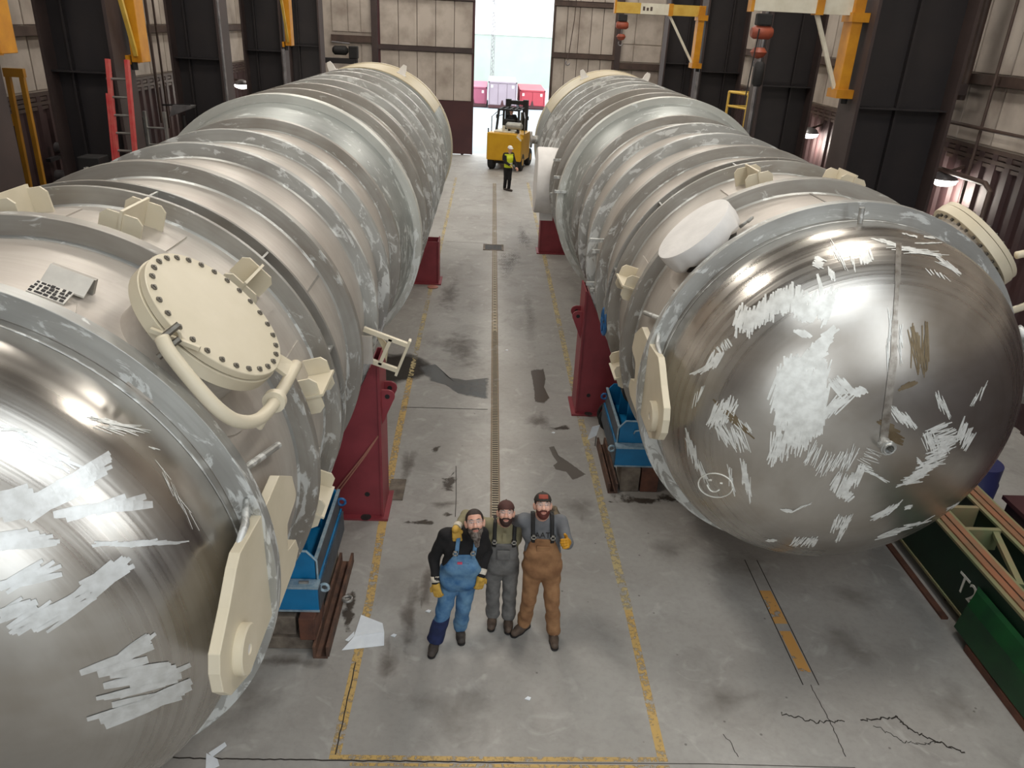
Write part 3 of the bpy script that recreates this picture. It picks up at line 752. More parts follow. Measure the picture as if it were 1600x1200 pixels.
class Tank:
    def __init__(s, xc, zc, y0, side): s.x, s.z, s.y, s.side = xc, zc, y0, side
    def pt(s, th, y, r):       # angle from the top, positive towards +X
        return Vector((s.x + r * math.sin(th), y, s.z + r * math.cos(th)))
    def rad(s, th): return Vector((math.sin(th), 0, math.cos(th)))
    def tan(s, th): return Vector((math.cos(th), 0, -math.sin(th)))
    def head_hit(s, px, py):
        """where the line of sight through a photo pixel meets the dished head: point and normal"""
        d = CF + CR * ((px - 800) / F_PX) - CU * ((py - 600) / F_PX)
        c = Vector((s.x, s.y - HSF, s.z)); o = Vector((0, 0, CAM_H)) - c
        Sx = (RS, HB, RS)
        O = Vector([o[i] / Sx[i] for i in range(3)]); D = Vector([d[i] / Sx[i] for i in range(3)])
        A = D.dot(D); B = 2 * O.dot(D); C_ = O.dot(O) - 1
        q = B * B - 4 * A * C_
        if q < 0: return None
        k = (-B - math.sqrt(q)) / (2 * A)
        p = o + d * k
        if p.y > 0.25: return None
        n = Vector([p[i] / Sx[i] ** 2 for i in range(3)]).normalized()
        return p + c, n

def ring(t, y0, y1, r0, r1, name, m, parent, n=128):
    return part(name, MB().lathe([(y0, r0), (y0, r1), (y1, r1), (y1, r0)], (t.x, 0, t.z), (0, 1, 0), n, closed=True), m, parent, auto=35, bevel=0.004)

def pad(t, th0, th1, y0, y1, r0, r1, n=14):
    m = MB()
    g = [[t.pt(th0 + (th1 - th0) * i / n, y, r) for i in range(n + 1)] for y, r in ((y0, r0), (y0, r1), (y1, r1), (y1, r0))]
    vs = [p for row in g for p in row]
    fs = []
    for k in range(4):
        a, b = k * (n + 1), ((k + 1) % 4) * (n + 1)
        for i in range(n): fs.append((a + i, a + i + 1, b + i + 1, b + i))
    fs.append((0, n + 1, 2 * (n + 1), 3 * (n + 1))); fs.append(tuple(k * (n + 1) + n for k in (3, 2, 1, 0)))
    return m.add(vs, fs)

def round_pad(t, th, y, ra, r, h, n=40, rings=6, hole=0.0):
    m = MB(); vs = []; fs = []
    for j in range(rings + 1):
        rr = hole + (ra - hole) * j / rings
        for i in range(n):
            a = 2 * math.pi * i / n
            vs.append(t.pt(th + rr * math.cos(a) / r, y + rr * math.sin(a), r + h))
    for i in range(n):
        a = 2 * math.pi * i / n
        vs.append(t.pt(th + ra * math.cos(a) / r, y + ra * math.sin(a), r - 0.01))
    for j in range(rings + 1):
        for i in range(n):
            i2 = (i + 1) % n
            fs.append((j * n + i, j * n + i2, (j + 1) * n + i2, (j + 1) * n + i))
    return m.add(vs, fs)

def clip(t, th, y0, y1, parent, first=[]):
    """H-shaped lifting clip welded on the shell between two rings"""
    R_, T_ = t.rad(th), t.tan(th)
    pd = part('clip_pad', pad(t, th - 0.17, th + 0.17, y0 - 0.14, y1 + 0.14, RS - 0.005, RS + 0.014), 'shell', parent, auto=40)
    root = part('lifting_clip', MB().obox(t.pt(th, (y0 + y1) / 2, RS + 0.13), (T_, (0, 1, 0), R_), (0.012, (y1 - y0) / 2 + 0.03, 0.135)), 'beige', parent)
    for y in (y0, y1):
        c = t.pt(th, y, RS + 0.115)
        w, h, ch = 0.175, 0.12, 0.05
        poly = [c + T_ * a + R_ * b + Vector((0, -0.011, 0)) for a, b in ((-w, -h), (w, -h), (w, h - ch), (w - ch, h), (-w + ch, h), (-w, h - ch))]
        part('clip_plate', MB().prism(poly, (0, 0.022, 0)), 'beige', root)
    return root

def manway(t, th, y, parent, sgn):
    R_, T_ = t.rad(th), t.tan(th)
    c = t.pt(th, y, 0)
    A = lambda a: Vector((t.x, y, t.z)) + R_ * a
    root = part('manway', MB().lathe([(1.9, 0.46), (2.31, 0.46)], (t.x, y, t.z), R_, 48), 'shell', parent, auto=40)
    part('reinforcing_pad', round_pad(t, th, y, 0.74, RS, 0.018), 'shell', root, auto=40)
    part('flange', MB().lathe([(2.30, 0.44), (2.30, 0.585), (2.405, 0.585), (2.405, 0.44)], (t.x, y, t.z), R_, 64, closed=True), 'beige', root, auto=40, bevel=0.004)
    part('gasket', MB().lathe([(2.40, 0.0), (2.40, 0.56), (2.42, 0.56), (2.42, 0.0)], (t.x, y, t.z), R_, 48), 'girt', root, auto=40)
    part('cover', MB().lathe([(2.415, 0.0), (2.415, 0.572), (2.465, 0.572), (2.47, 0.567), (2.472, 0.45), (2.476, 0.2), (2.477, 0.0)], (t.x, y, t.z), R_, 64), 'beige', root, auto=30)
    b0 = None; n = 28
    for i in range(n):
        a = 2 * math.pi * i / n
        d = T_ * math.cos(a) + Vector((0, 1, 0)) * math.sin(a)
        p = A(2.46) + d * 0.522
        if b0 is None:
            m = MB().cyl(p - R_ * 0.16, p + R_ * 0.032, 0.012, 8).lathe([(0.0, 0.02), (0.0, 0.0235), (0.022, 0.0235), (0.024, 0.016), (0.024, 0)], p, R_, 6).lathe([(-0.19, 0.0), (-0.19, 0.022), (-0.165, 0.022)], p, R_, 6)
            b0 = part('bolt', m, 'bolt', root); p0 = p
        else:
            dup(b0, 'bolt', root).location = p - p0
    return root

def lug(t, sx, parent):
    xi, xo = t.x + sx * 2.08, t.x + sx * 2.155
    y = t.y
    poly = [(0.06, 2.92), (-0.50, 2.97), (-0.60, 2.92), (-0.80, 2.77), (-1.04, 2.62), (-1.08, 2.5), (-1.07, 2.34), (-0.96, 2.2), (-0.6, 2.02), (0.06, 2.02)]
    root = part('lifting_lug', MB().prism([(xi, y + a, b) for a, b in poly], (xo - xi, 0, 0)), 'beige', parent, bevel=0.006)
    cy, cz = y - 0.72, 2.36
    part('boss', MB().lathe([(0, 0.04), (0, 0.17), (0.055, 0.17), (0.065, 0.16), (0.065, 0.04)], (xo, cy, cz), (sx, 0, 0), 32, closed=True), 'beige', root, auto=40)
    part('pin_hole', MB().cyl((xo + sx * 0.0, cy, cz), (xo + sx * 0.055, cy, cz), 0.042, 16), 'white', root, auto=40)
    poly = [(0.1, 2.92), (0.5, 2.94), (0.85, 2.72), (0.93, 2.5), (0.88, 2.46), (0.6, 2.42), (0.54, 2.2), (0.8, 2.12), (0.86, 1.98), (0.7, 1.92), (0.1, 1.92)]
    part('rear_plate', MB().prism([(xi, y + a, b) for a, b in poly], (xo - xi, 0, 0)), 'beige', root, bevel=0.006)
    return root

def stroke(mb, t, p0, p1, w, lift=0.004, n=5, taper=0.7):
    """one ground streak laid on the head between two pixels; w in pixels"""
    d = Vector((p1[0] - p0[0], p1[1] - p0[1])); L = d.length
    if L < 1: return
    nx, ny = -d.y / L, d.x / L
    rows = []
    for i in range(n + 1):
        f = i / n
        ww = w * (taper + (1 - taper) * math.sin(math.pi * f)) / 2
        x, y = p0[0] + d.x * f, p0[1] + d.y * f
        a = t.head_hit(x + nx * ww, y + ny * ww); b = t.head_hit(x - nx * ww, y - ny * ww)
        if not a or not b: return
        rows.append((a[0] + a[1] * lift, b[0] + b[1] * lift))
    vs = [p for r in rows for p in r]
    mb.add(vs, [(2 * i, 2 * i + 1, 2 * i + 3, 2 * i + 2) for i in range(n)])

def scribble(mb, t, path, sdir, n, w, jit=0.25, seed=0):
    """strokes of direction sdir (pixels) spread along a pixel path"""
    r = random.Random(seed)
    n = int(n * 1.9); w = w * 0.46
    segs = list(zip(path, path[1:]))
    Ls = [math.hypot(b[0] - a[0], b[1] - a[1]) for a, b in segs]; tot = sum(Ls)
    for i in range(n):
        s = (i + r.uniform(-0.3, 0.3)) / max(1, n - 1) * tot
        s = min(max(s, 0), tot - 1e-3)
        k = 0
        while s > Ls[k]: s -= Ls[k]; k += 1
        a, b = segs[k]; f = s / Ls[k]
        cx, cy = a[0] + (b[0] - a[0]) * f, a[1] + (b[1] - a[1]) * f
        g = r.uniform(1 - jit, 1 + jit); an = r.uniform(-0.2, 0.2)
        dx = (sdir[0] * math.cos(an) - sdir[1] * math.sin(an)) * g / 2; dy = (sdir[0] * math.sin(an) + sdir[1] * math.cos(an)) * g / 2
        ox, oy = r.uniform(-0.2, 0.2) * sdir[0], r.uniform(-0.2, 0.2) * sdir[1]
        stroke(mb, t, (cx - dx + ox, cy - dy + oy), (cx + dx + ox, cy + dy + oy), w * r.uniform(0.7, 1.3), lift=0.003 + 0.0006 * (i % 5))

def build_tank(xc, zc, y0, side, label, rings, pad_span, far, gap_dir):
    t = Tank(xc, zc, y0, side)
    root = thing('pressure_vessel', (xc, y0, 0.0), label, 'tank', None)
    yend = far
    yc0, yc1 = pad_span
    part('shell', MB().lathe([(y0 - 0.02, RS)] + [(y0 + (yc0 - y0) * i / 6, RS) for i in range(1, 7)], (xc, 0, zc), (0, 1, 0), 128), 'shell', root, smooth=True)
    part('shell', MB().lathe([(yc1 + (yend - yc1) * i / 6, RS2) for i in range(0, 7)], (xc, 0, zc), (0, 1, 0), 128), 'shell', root, smooth=True)
    prof = [(0.0, RS - 0.002), (HSF * 0.5, RS - 0.002)]
    for i in range(33):
        u = math.pi / 2 * i / 32
        prof.append((HSF + HB * math.sin(u), RS * math.cos(u) if i < 32 else 0.0))
    part('dished_head', MB().lathe(prof, (xc, y0, zc), (0, -1, 0), 160), 'head', root, smooth=True)
    part('rear_head', MB().lathe([(0, RS2), (0.5, 2.0), (0.8, 1.2), (0.95, 0)], (xc, yend, zc), (0, 1, 0), 64), 'shell', root, smooth=True)
    ring(t, y0 - 0.015, y0 + 0.1, RS - 0.02, RR, 'head_ring', 'edge', root)
    part('weld_seam', MB().lathe([(y0 - 0.10 + 0.012 * math.cos(a), RS + 0.007 * math.sin(a)) for a in np.linspace(0, math.pi, 6)], (xc, 0, zc), (0, 1, 0), 128), 'edge', root, smooth=True)
    for i, y in enumerate(rings):
        if i == 1:        # the double ring over the saddle: two plates with a dark slot and gussets
            ring(t, y - 0.02, y + 0.03, RS - 0.02, RR, 'stiffener_ring', 'ring', root)
            ring(t, y + 0.26, y + 0.30, RS - 0.02, RR, 'stiffener_ring', 'ring', root)
            for k in range(12):
                th = (k * 30 + 14) * math.pi / 180
                part('gusset', MB().obox(t.pt(th, y + 0.145, RS + 0.08), (t.tan(th), (0, 1, 0), t.rad(th)), (0.01, 0.125, 0.085)), 'edge', root)
        else:
            big = y > yc1 - 0.05
            r0, r1 = (RS2, RR2) if big else (RS, RR)
            wide = 0.24 if i == 6 else 0.11
            ring(t, y - 0.02, y + wide, r0 - 0.02, r1, 'stiffener_ring', 'lip' if i == 6 else ('edge' if i in (3, 4) or i > 8 else 'ring'), root)
        r0 = RS2 if y > yc1 - 0.05 else RS
        part('ring_weld', MB().lathe([(y - 0.045, r0), (y - 0.03, r0 + 0.012), (y - 0.015, r0 + 0.022)], (xc, 0, zc), (0, 1, 0), 128), 'edge', root, smooth=True)
    part('cone_section', MB().lathe([(yc0, RS + 0.002), (yc0 + 0.02, RS + 0.015), (yc1 - 0.02, RS2 + 0.04), (yc1, RS2 + 0.04)], (xc, 0, zc), (0, 1, 0), 128), 'pad', root, smooth=True)
    # far end: tan-primed band with a bright rim and two lifting ears
    s0 = far - 2.3
    part('end_band', MB().lathe([(s0, RS2), (s0, RR2 - 0.03), (far - 0.1, RR2 - 0.03)], (xc, 0, zc), (0, 1, 0), 128), 'pad', root, auto=40)
    part('primed_band', pad(t, -1.05, 1.0, s0 - 0.02, far - 0.1, RR2 - 0.04, RR2 - 0.012, 40), 'beige2', root, auto=40)
    ring(t, far - 0.1, far + 0.02, RS2 - 0.3, RR2 + 0.015, 'end_rim', 'beige', root)
    for th in (-0.42, 0.42):
        c = t.pt(th, far - 1.3, RR2 - 0.03)
        R_ = t.rad(th)
        T_ = t.tan(th)
        m = MB()
        poly = [c + T_ * a + R_ * b for a, b in ((-0.11, 0), (0.11, 0), (0.09, 0.2), (0.05, 0.3), (-0.05, 0.3), (-0.09, 0.2))]
        m.prism([p + Vector((0, -0.03, 0)) for p in poly], (0, 0.06, 0))
        m.obox(c + R_ * 0.02, (T_, (0, 1, 0), R_), (0.14, 0.1, 0.02))
        part('lifting_ear', m, 'white', root)
    return t, root

XL, ZL, YL = -3.6982, 2.4327, 4.653
XR, ZR, YR = 4.0444, 2.409, 8.216
RL = [6.13, 7.31, 8.73, 10.13, 11.50, 12.98, 14.3, 15.6, 16.95, 18.3, 19.7, 21.2, 22.6]
RRt = [9.58, 10.95, 12.40, 13.85, 15.36, 16.75, 18.0, 19.2, 20.5, 21.8, 23.1, 24.4, 25.8]
tl, tank_l = build_tank(XL, ZL, YL, -1, 'huge stainless steel pressure vessel on the left with bolted cream manway', RL, (13.12, 14.28), 26.0, 1)
tr, tank_r = build_tank(XR, ZR, YR, 1, 'huge stainless steel pressure vessel on the right with smiley face on its head', RRt, (16.9, 17.98), 28.75, -1)

mw_l = manway(tl, 0.79, 5.37, tank_l, 1)
mw_r = manway(tr, 0.81, 8.92, tank_r, 1)
# davit arm of the left manway: pipe that swings the cover
dv = part('davit_arm', MB().tube(smooth_path([(-2.04, 4.62, 4.27), (-1.98, 4.56, 4.2), (-1.83, 4.49, 4.03), (-1.70, 4.48, 3.86), (-1.62, 4.56, 3.73), (-1.56, 4.74, 3.63), (-1.53, 4.95, 3.59), (-1.52, 5.3, 3.58), (-1.51, 5.78, 3.60)]), 0.047, 16), 'beige', tank_l, smooth=True)
part('collar', MB().lathe([(-0.03, 0.0), (-0.03, 0.085), (0.03, 0.085), (0.03, 0.0)], (-1.525, 5.15, 3.585), (0, 1, 0), 20), 'beige', dv, auto=40)
part('hinge_plate', MB().prism([(-1.66, 5.5, 3.72), (-1.52, 5.5, 3.60), (-1.52, 5.75, 3.60), (-1.70, 5.66, 3.78)], (0.02, 0, 0.02)), 'beige', dv)
RL_, TL_ = tl.rad(0.79), tl.tan(0.79)
def rim(al, rho, r): return Vector((tl.x, 5.37, tl.z)) + RL_ * rho + (TL_ * math.cos(al) + Vector((0, 1, 0)) * math.sin(al)) * r
part('hinge_eye', MB().tube([rim(-1.75, 2.44, 0.60) + RL_ * 0.05 * math.cos(a) + Vector((0, 0.0, 0)) + TL_ * 0.05 * math.sin(a) for a in np.linspace(0, 2 * math.pi, 14)], 0.012, 6), 'beige', dv, smooth=True)
part('hinge_bar', MB().bar(rim(-1.95, 2.36, 0.62), rim(-1.45, 2.50, 0.60), 0.03), 'beige', dv)
for i, (dx, dz) in enumerate(((0.0, 0.0), (0.05, -0.05), (0.0, -0.1), (0.06, 0.05))):
    part('hinge_bolt', MB().tube([(-2.1 + dx, 4.66, 4.22 + dz), (-2.02 + dx, 4.72, 4.28 + dz)], 0.022, 6), 'bolt', dv)
part('drop_post', MB().tube([(-1.525, 5.15, 3.585), (-1.66, 5.15, 3.36)], 0.03, 10), 'beige', dv)
# arms of the right manway near the frame edge
dr = part('davit_arm', MB().tube(smooth_path([(6.2, 8.75, 3.98), (6.32, 8.75, 4.0), (6.46, 8.72, 3.93), (6.6, 8.7, 3.7), (6.62, 8.8, 3.4), (6.35, 8.9, 3.2)]), 0.045, 14), 'beige', tank_r, smooth=True)
part('hinge_plate', MB().prism([(6.3, 8.72, 3.95), (6.62, 8.7, 3.75), (6.62, 8.7, 3.45), (6.5, 8.72, 3.5)], (0, 0.02, 0)), 'white', dr)
part('drain_pipe', MB().tube([(6.02, 8.1, 3.3), (6.14, 8.05, 3.22), (6.3, 8.05, 2.9), (6.38, 8.1, 2.4)], 0.06, 12), 'edge', tank_r, smooth=True)

for th in (-0.16, 0.30, 0.79, 1.32, 1.92):
    clip(tl, th, 6.48, 6.98, tank_l)
for th in (-0.28, 0.28, -1.29, -1.90):
    clip(tr, th, 10.0, 10.5, tank_r)
lug(tl, 1, tank_l)
lug(tr, -1, tank_r)
for t, root, sx in ((tl, tank_l, 1), (tr, tank_r, -1)):       # short stay pipe and small loop by the lug
    y = t.y
    part('stay_bar', MB().tube([(t.x + sx * 1.95, y + 0.25, 3.12), (t.x + sx * 2.05, y + 0.9, 2.98)], 0.03, 10), 'edge', root)
    part('weld_blob', MB().tube([(t.x + sx * 2.06, y - 0.02, 3.06), (t.x + sx * 2.1, y - 0.2, 2.98), (t.x + sx * 2.1, y - 0.45, 2.92)], [0.02, 0.03, 0.02], 8), 'edge', root, smooth=True)

# left vessel: name plate bracket, its dark slot, long welds
th = 0.36
R_, T_ = tl.rad(th), tl.tan(th)
pl0 = part('nameplate_bracket', pad(tl, 0.30, 0.47, 5.0, 5.52, RS, RS + 0.012), 'shell', tank_l, auto=40)
part('backing_plate', MB().obox(tl.pt(0.375, 5.36, RS + 0.07), (T_, (0, 1, 0), R_), (0.155, 0.02, 0.06)), 'ring', pl0)
part('nameplate', MB().obox(tl.pt(0.375, 5.27, RS + 0.085), (T_, Vector((0, 0.75, 0)) + R_ * 0.66, R_), (0.15, 0.075, 0.006)), 'plate', pl0)
part('data_label', MB().obox(tl.pt(0.36, 5.12, RS + 0.035), (T_, Vector((0, 0.9, 0)) + R_ * 0.3, R_), (0.125, 0.065, 0.006)), 'plate', pl0)
mm = MB(); rr = random.Random(3)
for i in range(4):
    for j in range(7):
        a = -0.105 + j * 0.034 + rr.uniform(-0.006, 0.006)
        c = tl.pt(0.36, 5.12 - 0.045 + i * 0.03, RS + 0.035 - 0.015 + i * 0.01) + T_ * a
        mm.obox(c + R_ * 0.008, (T_, Vector((0, 0.9, 0)) + R_ * 0.3, R_), (rr.uniform(0.006, 0.015), rr.uniform(0.006, 0.012), 0.003))
o = part('label_print', mm, 'ink', pl0); o['kind'] = 'stuff'
part('slot_box', pad(tl, 0.335, 0.43, 4.84, 5.02, RS - 0.01, RS + 0.006), 'ink', pl0)
for t, root, th0 in ((tl, tank_l, 1.05), (tr, tank_r, -0.05)):
    for y0, y1 in ((t.y + 0.1, t.y + 1.4), (t.y + 2.95, t.y + 4.0)):
        part('long_weld', pad(t, th0 - 0.006, th0 + 0.006, y0, y1, RS - 0.01, RS + 0.006, 2), 'ring', root)
# left vessel: cream frame stub poking out low between rings
fb = part('pipe_support', MB().bar((-1.62, 9.78, 2.38), (-1.02, 9.78, 2.16), 0.06, 0.06), 'beige', tank_l)
part('side_bar', MB().bar((-1.7, 9.78, 1.97), (-1.18, 9.78, 1.79), 0.06, 0.06), 'beige', fb)
part('cross_bar', MB().bar((-1.26, 9.78, 2.25), (-1.42, 9.78, 1.87), 0.06, 0.05), 'beige', fb)
part('end_plate', MB().bar((-1.00, 9.78, 2.24), (-1.20, 9.78, 1.72), 0.1, 0.035), 'beige', fb)
part('inner_gusset', MB().prism([(-1.5, 9.86, 2.33), (-1.3, 9.86, 2.12), (-1.34, 9.86, 1.86), (-1.4, 9.86, 2.1)], (0, 0.02, 0)), 'beige2', fb)
part('web_plate', MB().box((-1.75, 9.7, 1.9), (-1.5, 9.74, 2.3)), 'shell', fb)
# faint marker writing by the manway
o = None
# right vessel: white-wrapped nozzle
th = -0.775
R_, T_ = tr.rad(th), tr.tan(th)
wn = part('wrapped_nozzle', MB().lathe([(1.95, 0.36), (2.2, 0.36)], (tr.x, 8.88, tr.z), R_, 40), 'ink', tank_r, auto=40)
part('reinforcing_pad', round_pad(tr, th, 8.88, 0.62, RS, 0.02), 'shell', wn, auto=40)
prof = [(2.13, 0.34), (2.12, 0.42), (2.15, 0.47), (2.2, 0.488), (2.36, 0.492), (2.385, 0.484), (2.39, 0.46), (2.39, 0.0)]
mbw = MB().lathe(prof, (tr.x, 8.88, tr.z), R_, 72)
rr = random.Random(11); c0 = Vector((tr.x, 8.88, tr.z))
nv = []
for v in mbw.v:
    p = Vector(v); a = (p - c0).dot(R_)
    q = p - c0 - R_ * a
    ang = math.atan2(q.y, q.dot(T_))
    if a < 2.34 and q.length > 0.3:
        k = 1 + 0.018 * math.sin(7 * ang + 9 * a) + 0.012 * math.sin(17 * ang)
        a2 = a + 0.02 * math.sin(5 * ang) * (a < 2.17) + 0.012 * math.sin(13 * ang + 1)
        p = c0 + R_ * a2 + q * k
    nv.append(tuple(p))
mbw.v = nv
part('white_cover', mbw, 'white', wn, auto=50)
for a in (-0.2, 1.75):
    d = T_ * math.cos(a) + Vector((0, 1, 0)) * math.sin(a)
    part('cover_handle', MB().tube([c0 + R_ * 2.06 + d * (0.42 + 0.02 * i) + T_ * (0.1 * math.sin(i * 0.5)) for i in range(8)], 0.02, 8), 'edge', wn, smooth=True)
# right vessel: wrapped side nozzle, small side nozzle, flat bars, valve
th = -1.55
R_, T_ = tr.rad(th), tr.tan(th)
sn = part('side_nozzle', MB().lathe([(1.95, 0.7), (2.5, 0.7)], (tr.x, 21.7, tr.z - 0.15), R_, 40), 'ink', tank_r, auto=40)
part('white_cover', MB().lathe([(2.0, 0.86), (2.2, 0.88), (2.74, 0.88), (2.78, 0.85), (2.79, 0.0)], (tr.x, 21.7, tr.z - 0.15), R_, 56), 'white', sn, auto=40)
part('taped_lip', MB().box((tr.x - 2.6, 21.5, 1.25), (tr.x - 2.25, 21.9, 1.5)), 'white', sn)
sn2 = part('small_nozzle', MB().lathe([(2.2, 0.14), (2.66, 0.14)], (tr.x, 27.6, 2.62), (-1, 0, 0), 24), 'ring', tank_r, auto=40)
part('flange', MB().lathe([(2.62, 0.0), (2.62, 0.27), (2.69, 0.27), (2.69, 0.0)], (tr.x, 27.6, 2.62), (-1, 0, 0), 32), 'ring', sn2, auto=40)
for y, z, w in ((13.05, 2.88, 0.30), (13.3, 2.62, 0.18), (12.75, 2.2, 0.30), (13.5, 1.85, 0.18), (20.2, 3.1, 0.25), (18.6, 2.95, 0.3), (17.9, 2.75, 0.28), (19.4, 2.4, 0.25)):
    xs = tr.x - math.sqrt(max(0, (RS2 if y > 17 else RS) ** 2 - (z - tr.z) ** 2))
    part('flat_bar', MB().box((xs + 0.05, y - 0.025, z - 0.03), (xs - w, y + 0.025, z + 0.03)), 'edge', tank_r)
vv = part('valve', MB().tube([(2.05, 11.35, 2.03), (2.02, 11.35, 2.03), (1.92, 11.35, 2.03), (1.84, 11.35, 2.03)], [0.08, 0.11, 0.09, 0.03], 16), 'greypipe', tank_r, auto=40)
part('hand_wheel', MB().tube([(1.86, 11.35 + 0.2 * math.cos(a), 2.03 + 0.2 * math.sin(a)) for a in np.linspace(0, 2 * math.pi, 29)], 0.026, 8), 'wheelblue', vv, smooth=True)
for k in range(5):
    a = k * 2 * math.pi / 5
    part('spoke', MB().bar((1.86, 11.35, 2.03), (1.86, 11.35 + 0.2 * math.cos(a), 2.03 + 0.2 * math.sin(a)), 0.05, 0.02), 'wheelblue', vv)
# right head: outlet coupling, top lug pin, vertical ground seam
p, n = tr.head_hit(1380, 692)
oc = part('outlet_coupling', MB().lathe([(-0.1, 0.065), (0.13, 0.065), (0.14, 0.06), (0.14, 0.045), (0.02, 0.045)], p, n, 28), 'edge', tank_r, auto=40)
part('bore', MB().lathe([(0.03, 0.0), (0.03, 0.045)], p, n, 20), 'brownstain', oc)
part('coupling_ring', MB().lathe([(0.09, 0.06), (0.09, 0.078), (0.12, 0.078), (0.12, 0.06)], p, n, 28, closed=True), 'edge', oc, auto=40)
part('vent_stub', MB().cyl(tr.pt(-0.07, tr.y - 0.2, RS - 0.02), tr.pt(-0.07, tr.y - 0.2, RS + 0.16), 0.03, 14), 'edge', tank_r, auto=40)
mb = MB()
for a, b, w in (((1404, 380), (1402, 440), 9), ((1402, 440), (1398, 500), 7), ((1398, 500), (1396, 560), 10), ((1396, 560), (1386, 640), 12), ((1386, 640), (1380, 690), 13)):
    stroke(mb, tr, a, b, w, 0.006, 8, 1.0)
part('ground_seam', mb, 'seam', tank_r, smooth=True)
mb = MB()
scribble(mb, tr, [(1425, 540), (1450, 545)], (4, 62), 9, 5, 0.2, 1)
scribble(mb, tr, [(1415, 605), (1425, 600)], (16, -8), 7, 9, 0.3, 2)
scribble(mb, tr, [(1385, 660), (1400, 690)], (22, 10), 9, 9, 0.3, 3)
scribble(mb, tr, [(1130, 640), (1160, 665)], (30, 30), 6, 8, 0.3, 4)
o = part('heat_stain', mb, 'brownstain', tank_r); o['kind'] = 'stuff'

mb = MB()
sc = [
    ([(1150, 500), (1172, 502), (1200, 482), (1232, 468), (1250, 466)], (-7, 36), 44, 8),
    ([(1245, 478), (1265, 482), (1295, 472)], (-8, 34), 30, 8), ([(1250, 492), (1262, 488)], (10, 22), 8, 7),
    ([(1281, 440), (1289, 488)], (4, 26), 4, 10), ([(1298, 470), (1292, 492)], (-18, 36), 6, 9),
    ([(1248, 520), (1262, 522)], (14, 8), 10, 9), ([(1295, 520), (1280, 545), (1272, 570)], (26, -18), 26, 10),
    ([(1226, 580), (1245, 585)], (-4, 42), 14, 8), ([(1210, 610), (1245, 600), (1290, 598)], (-12, 62), 46, 9),
    ([(1215, 640), (1250, 632), (1290, 625)], (-10, 60), 40, 9), ([(1255, 560), (1290, 545)], (20, -34), 14, 8),
    ([(1205, 700), (1225, 690), (1262, 680)], (-8, 42), 26, 5), ([(1232, 668), (1275, 660)], (-6, 44), 24, 7),
    ([(1305, 608), (1325, 600)], (18, 22), 10, 7), ([(1335, 615), (1350, 608)], (12, 8), 9, 8),
    ([(1272, 650), (1300, 635), (1318, 628)], (-26, 28), 20, 5), ([(1265, 672), (1285, 668)], (-2, 24), 12, 6),
    ([(1262, 705), (1290, 725), (1335, 715)], (-14, 30), 22, 3), ([(1300, 750), (1320, 760), (1345, 740)], (12, -26), 20, 5),
    ([(1318, 768), (1328, 778)], (10, -10), 8, 6), ([(1365, 705), (1350, 730), (1380, 750)], (20, 10), 12, 3),
    ([(1112, 650), (1145, 640)], (-14, 34), 18, 5), ([(1122, 675), (1165, 690)], (14, 30), 18, 3.5),
    ([(1150, 665), (1172, 668)], (10, 16), 6, 4), ([(1074, 690), (1088, 715)], (6, 30), 9, 4),
    ([(1088, 722), (1104, 745)], (6, 22), 6, 3.5), ([(1160, 735), (1172, 765)], (4, 34), 12, 4), ([(1140, 740), (1146, 760)], (4, 26), 4, 4),
    ([(1395, 645), (1425, 660)], (16, 20), 16, 4), ([(1462, 665), (1480, 690), (1450, 728), (1420, 755)], (34, -10), 44, 4),
    ([(1445, 690), (1475, 695)], (10, 24), 12, 4), ([(1500, 668), (1515, 690)], (14, -26), 12, 4), ([(1465, 625), (1480, 640)], (10, 24), 10, 3),
    ([(1436, 718), (1440, 728)], (8, 8), 5, 5), ([(1302, 820), (1325, 815), (1310, 838)], (10, -20), 20, 3.5),
    ([(1238, 846), (1275, 846)], (10, -12), 16, 3.5), ([(1225, 797), (1236, 798)], (8, 4), 7, 6), ([(1240, 797), (1262, 788)], (14, -6), 4, 2.5),
    ([(1372, 805), (1395, 795)], (22, -16), 14, 4), ([(1418, 795), (1420, 790)], (10, -2), 4, 4), ([(1378, 838), (1440, 815)], (34, -12), 8, 4),
    ([(1200, 845), (1212, 843)], (8, 2), 5, 5), ([(1425, 849), (1440, 838)], (12, -6), 5, 4), ([(1485, 792), (1500, 786)], (12, -6), 5, 4),
    ([(1112, 570), (1092, 580)], (18, -10), 10, 5), ([(1122, 550), (1140, 535)], (6, 12), 8, 3), ([(1108, 565), (1126, 560)], (-8, 22), 6, 6),
    ([(1282, 404), (1276, 418)], (14, 6), 9, 5), ([(1295, 425), (1303, 430)], (4, 14), 6, 5), ([(1303, 388), (1320, 412)], (12, 24), 6, 2.5),
    ([(1328, 398), (1335, 415)], (4, 16), 4, 4), ([(1345, 405), (1362, 400)], (4, 14), 9, 5), ([(1370, 375), (1395, 380)], (20, 6), 7, 3),
    ([(1410, 386), (1455, 398)], (46, 4), 12, 3), ([(1412, 366), (1432, 370)], (6, 3), 4, 5), ([(1448, 370), (1456, 372)], (10, 1), 5, 5), ([(1442, 380), (1460, 380)], (18, 1), 4, 3),
    ([(1472, 408), (1492, 425)], (22, 14), 12, 3), ([(1452, 425), (1478, 435)], (8, 10), 4, 3), ([(1512, 398), (1525, 402)], (8, 10), 6, 3),
    ([(1392, 500), (1386, 555)], (2, 40), 5, 3), ([(1408, 520), (1406, 560)], (2, 34), 4, 3), ([(1085, 625), (1098, 615)], (-8, 22), 3, 3), ([(1540, 605), (1520, 630)], (-8, 20), 5, 3),
]
for i, (pth, sd, n, w) in enumerate(sc):
    scribble(mb, tr, pth, sd, n, w, 0.25, 40 + i)
o = part('grinding_marks', mb, 'polish', tank_r); o['kind'] = 'stuff'
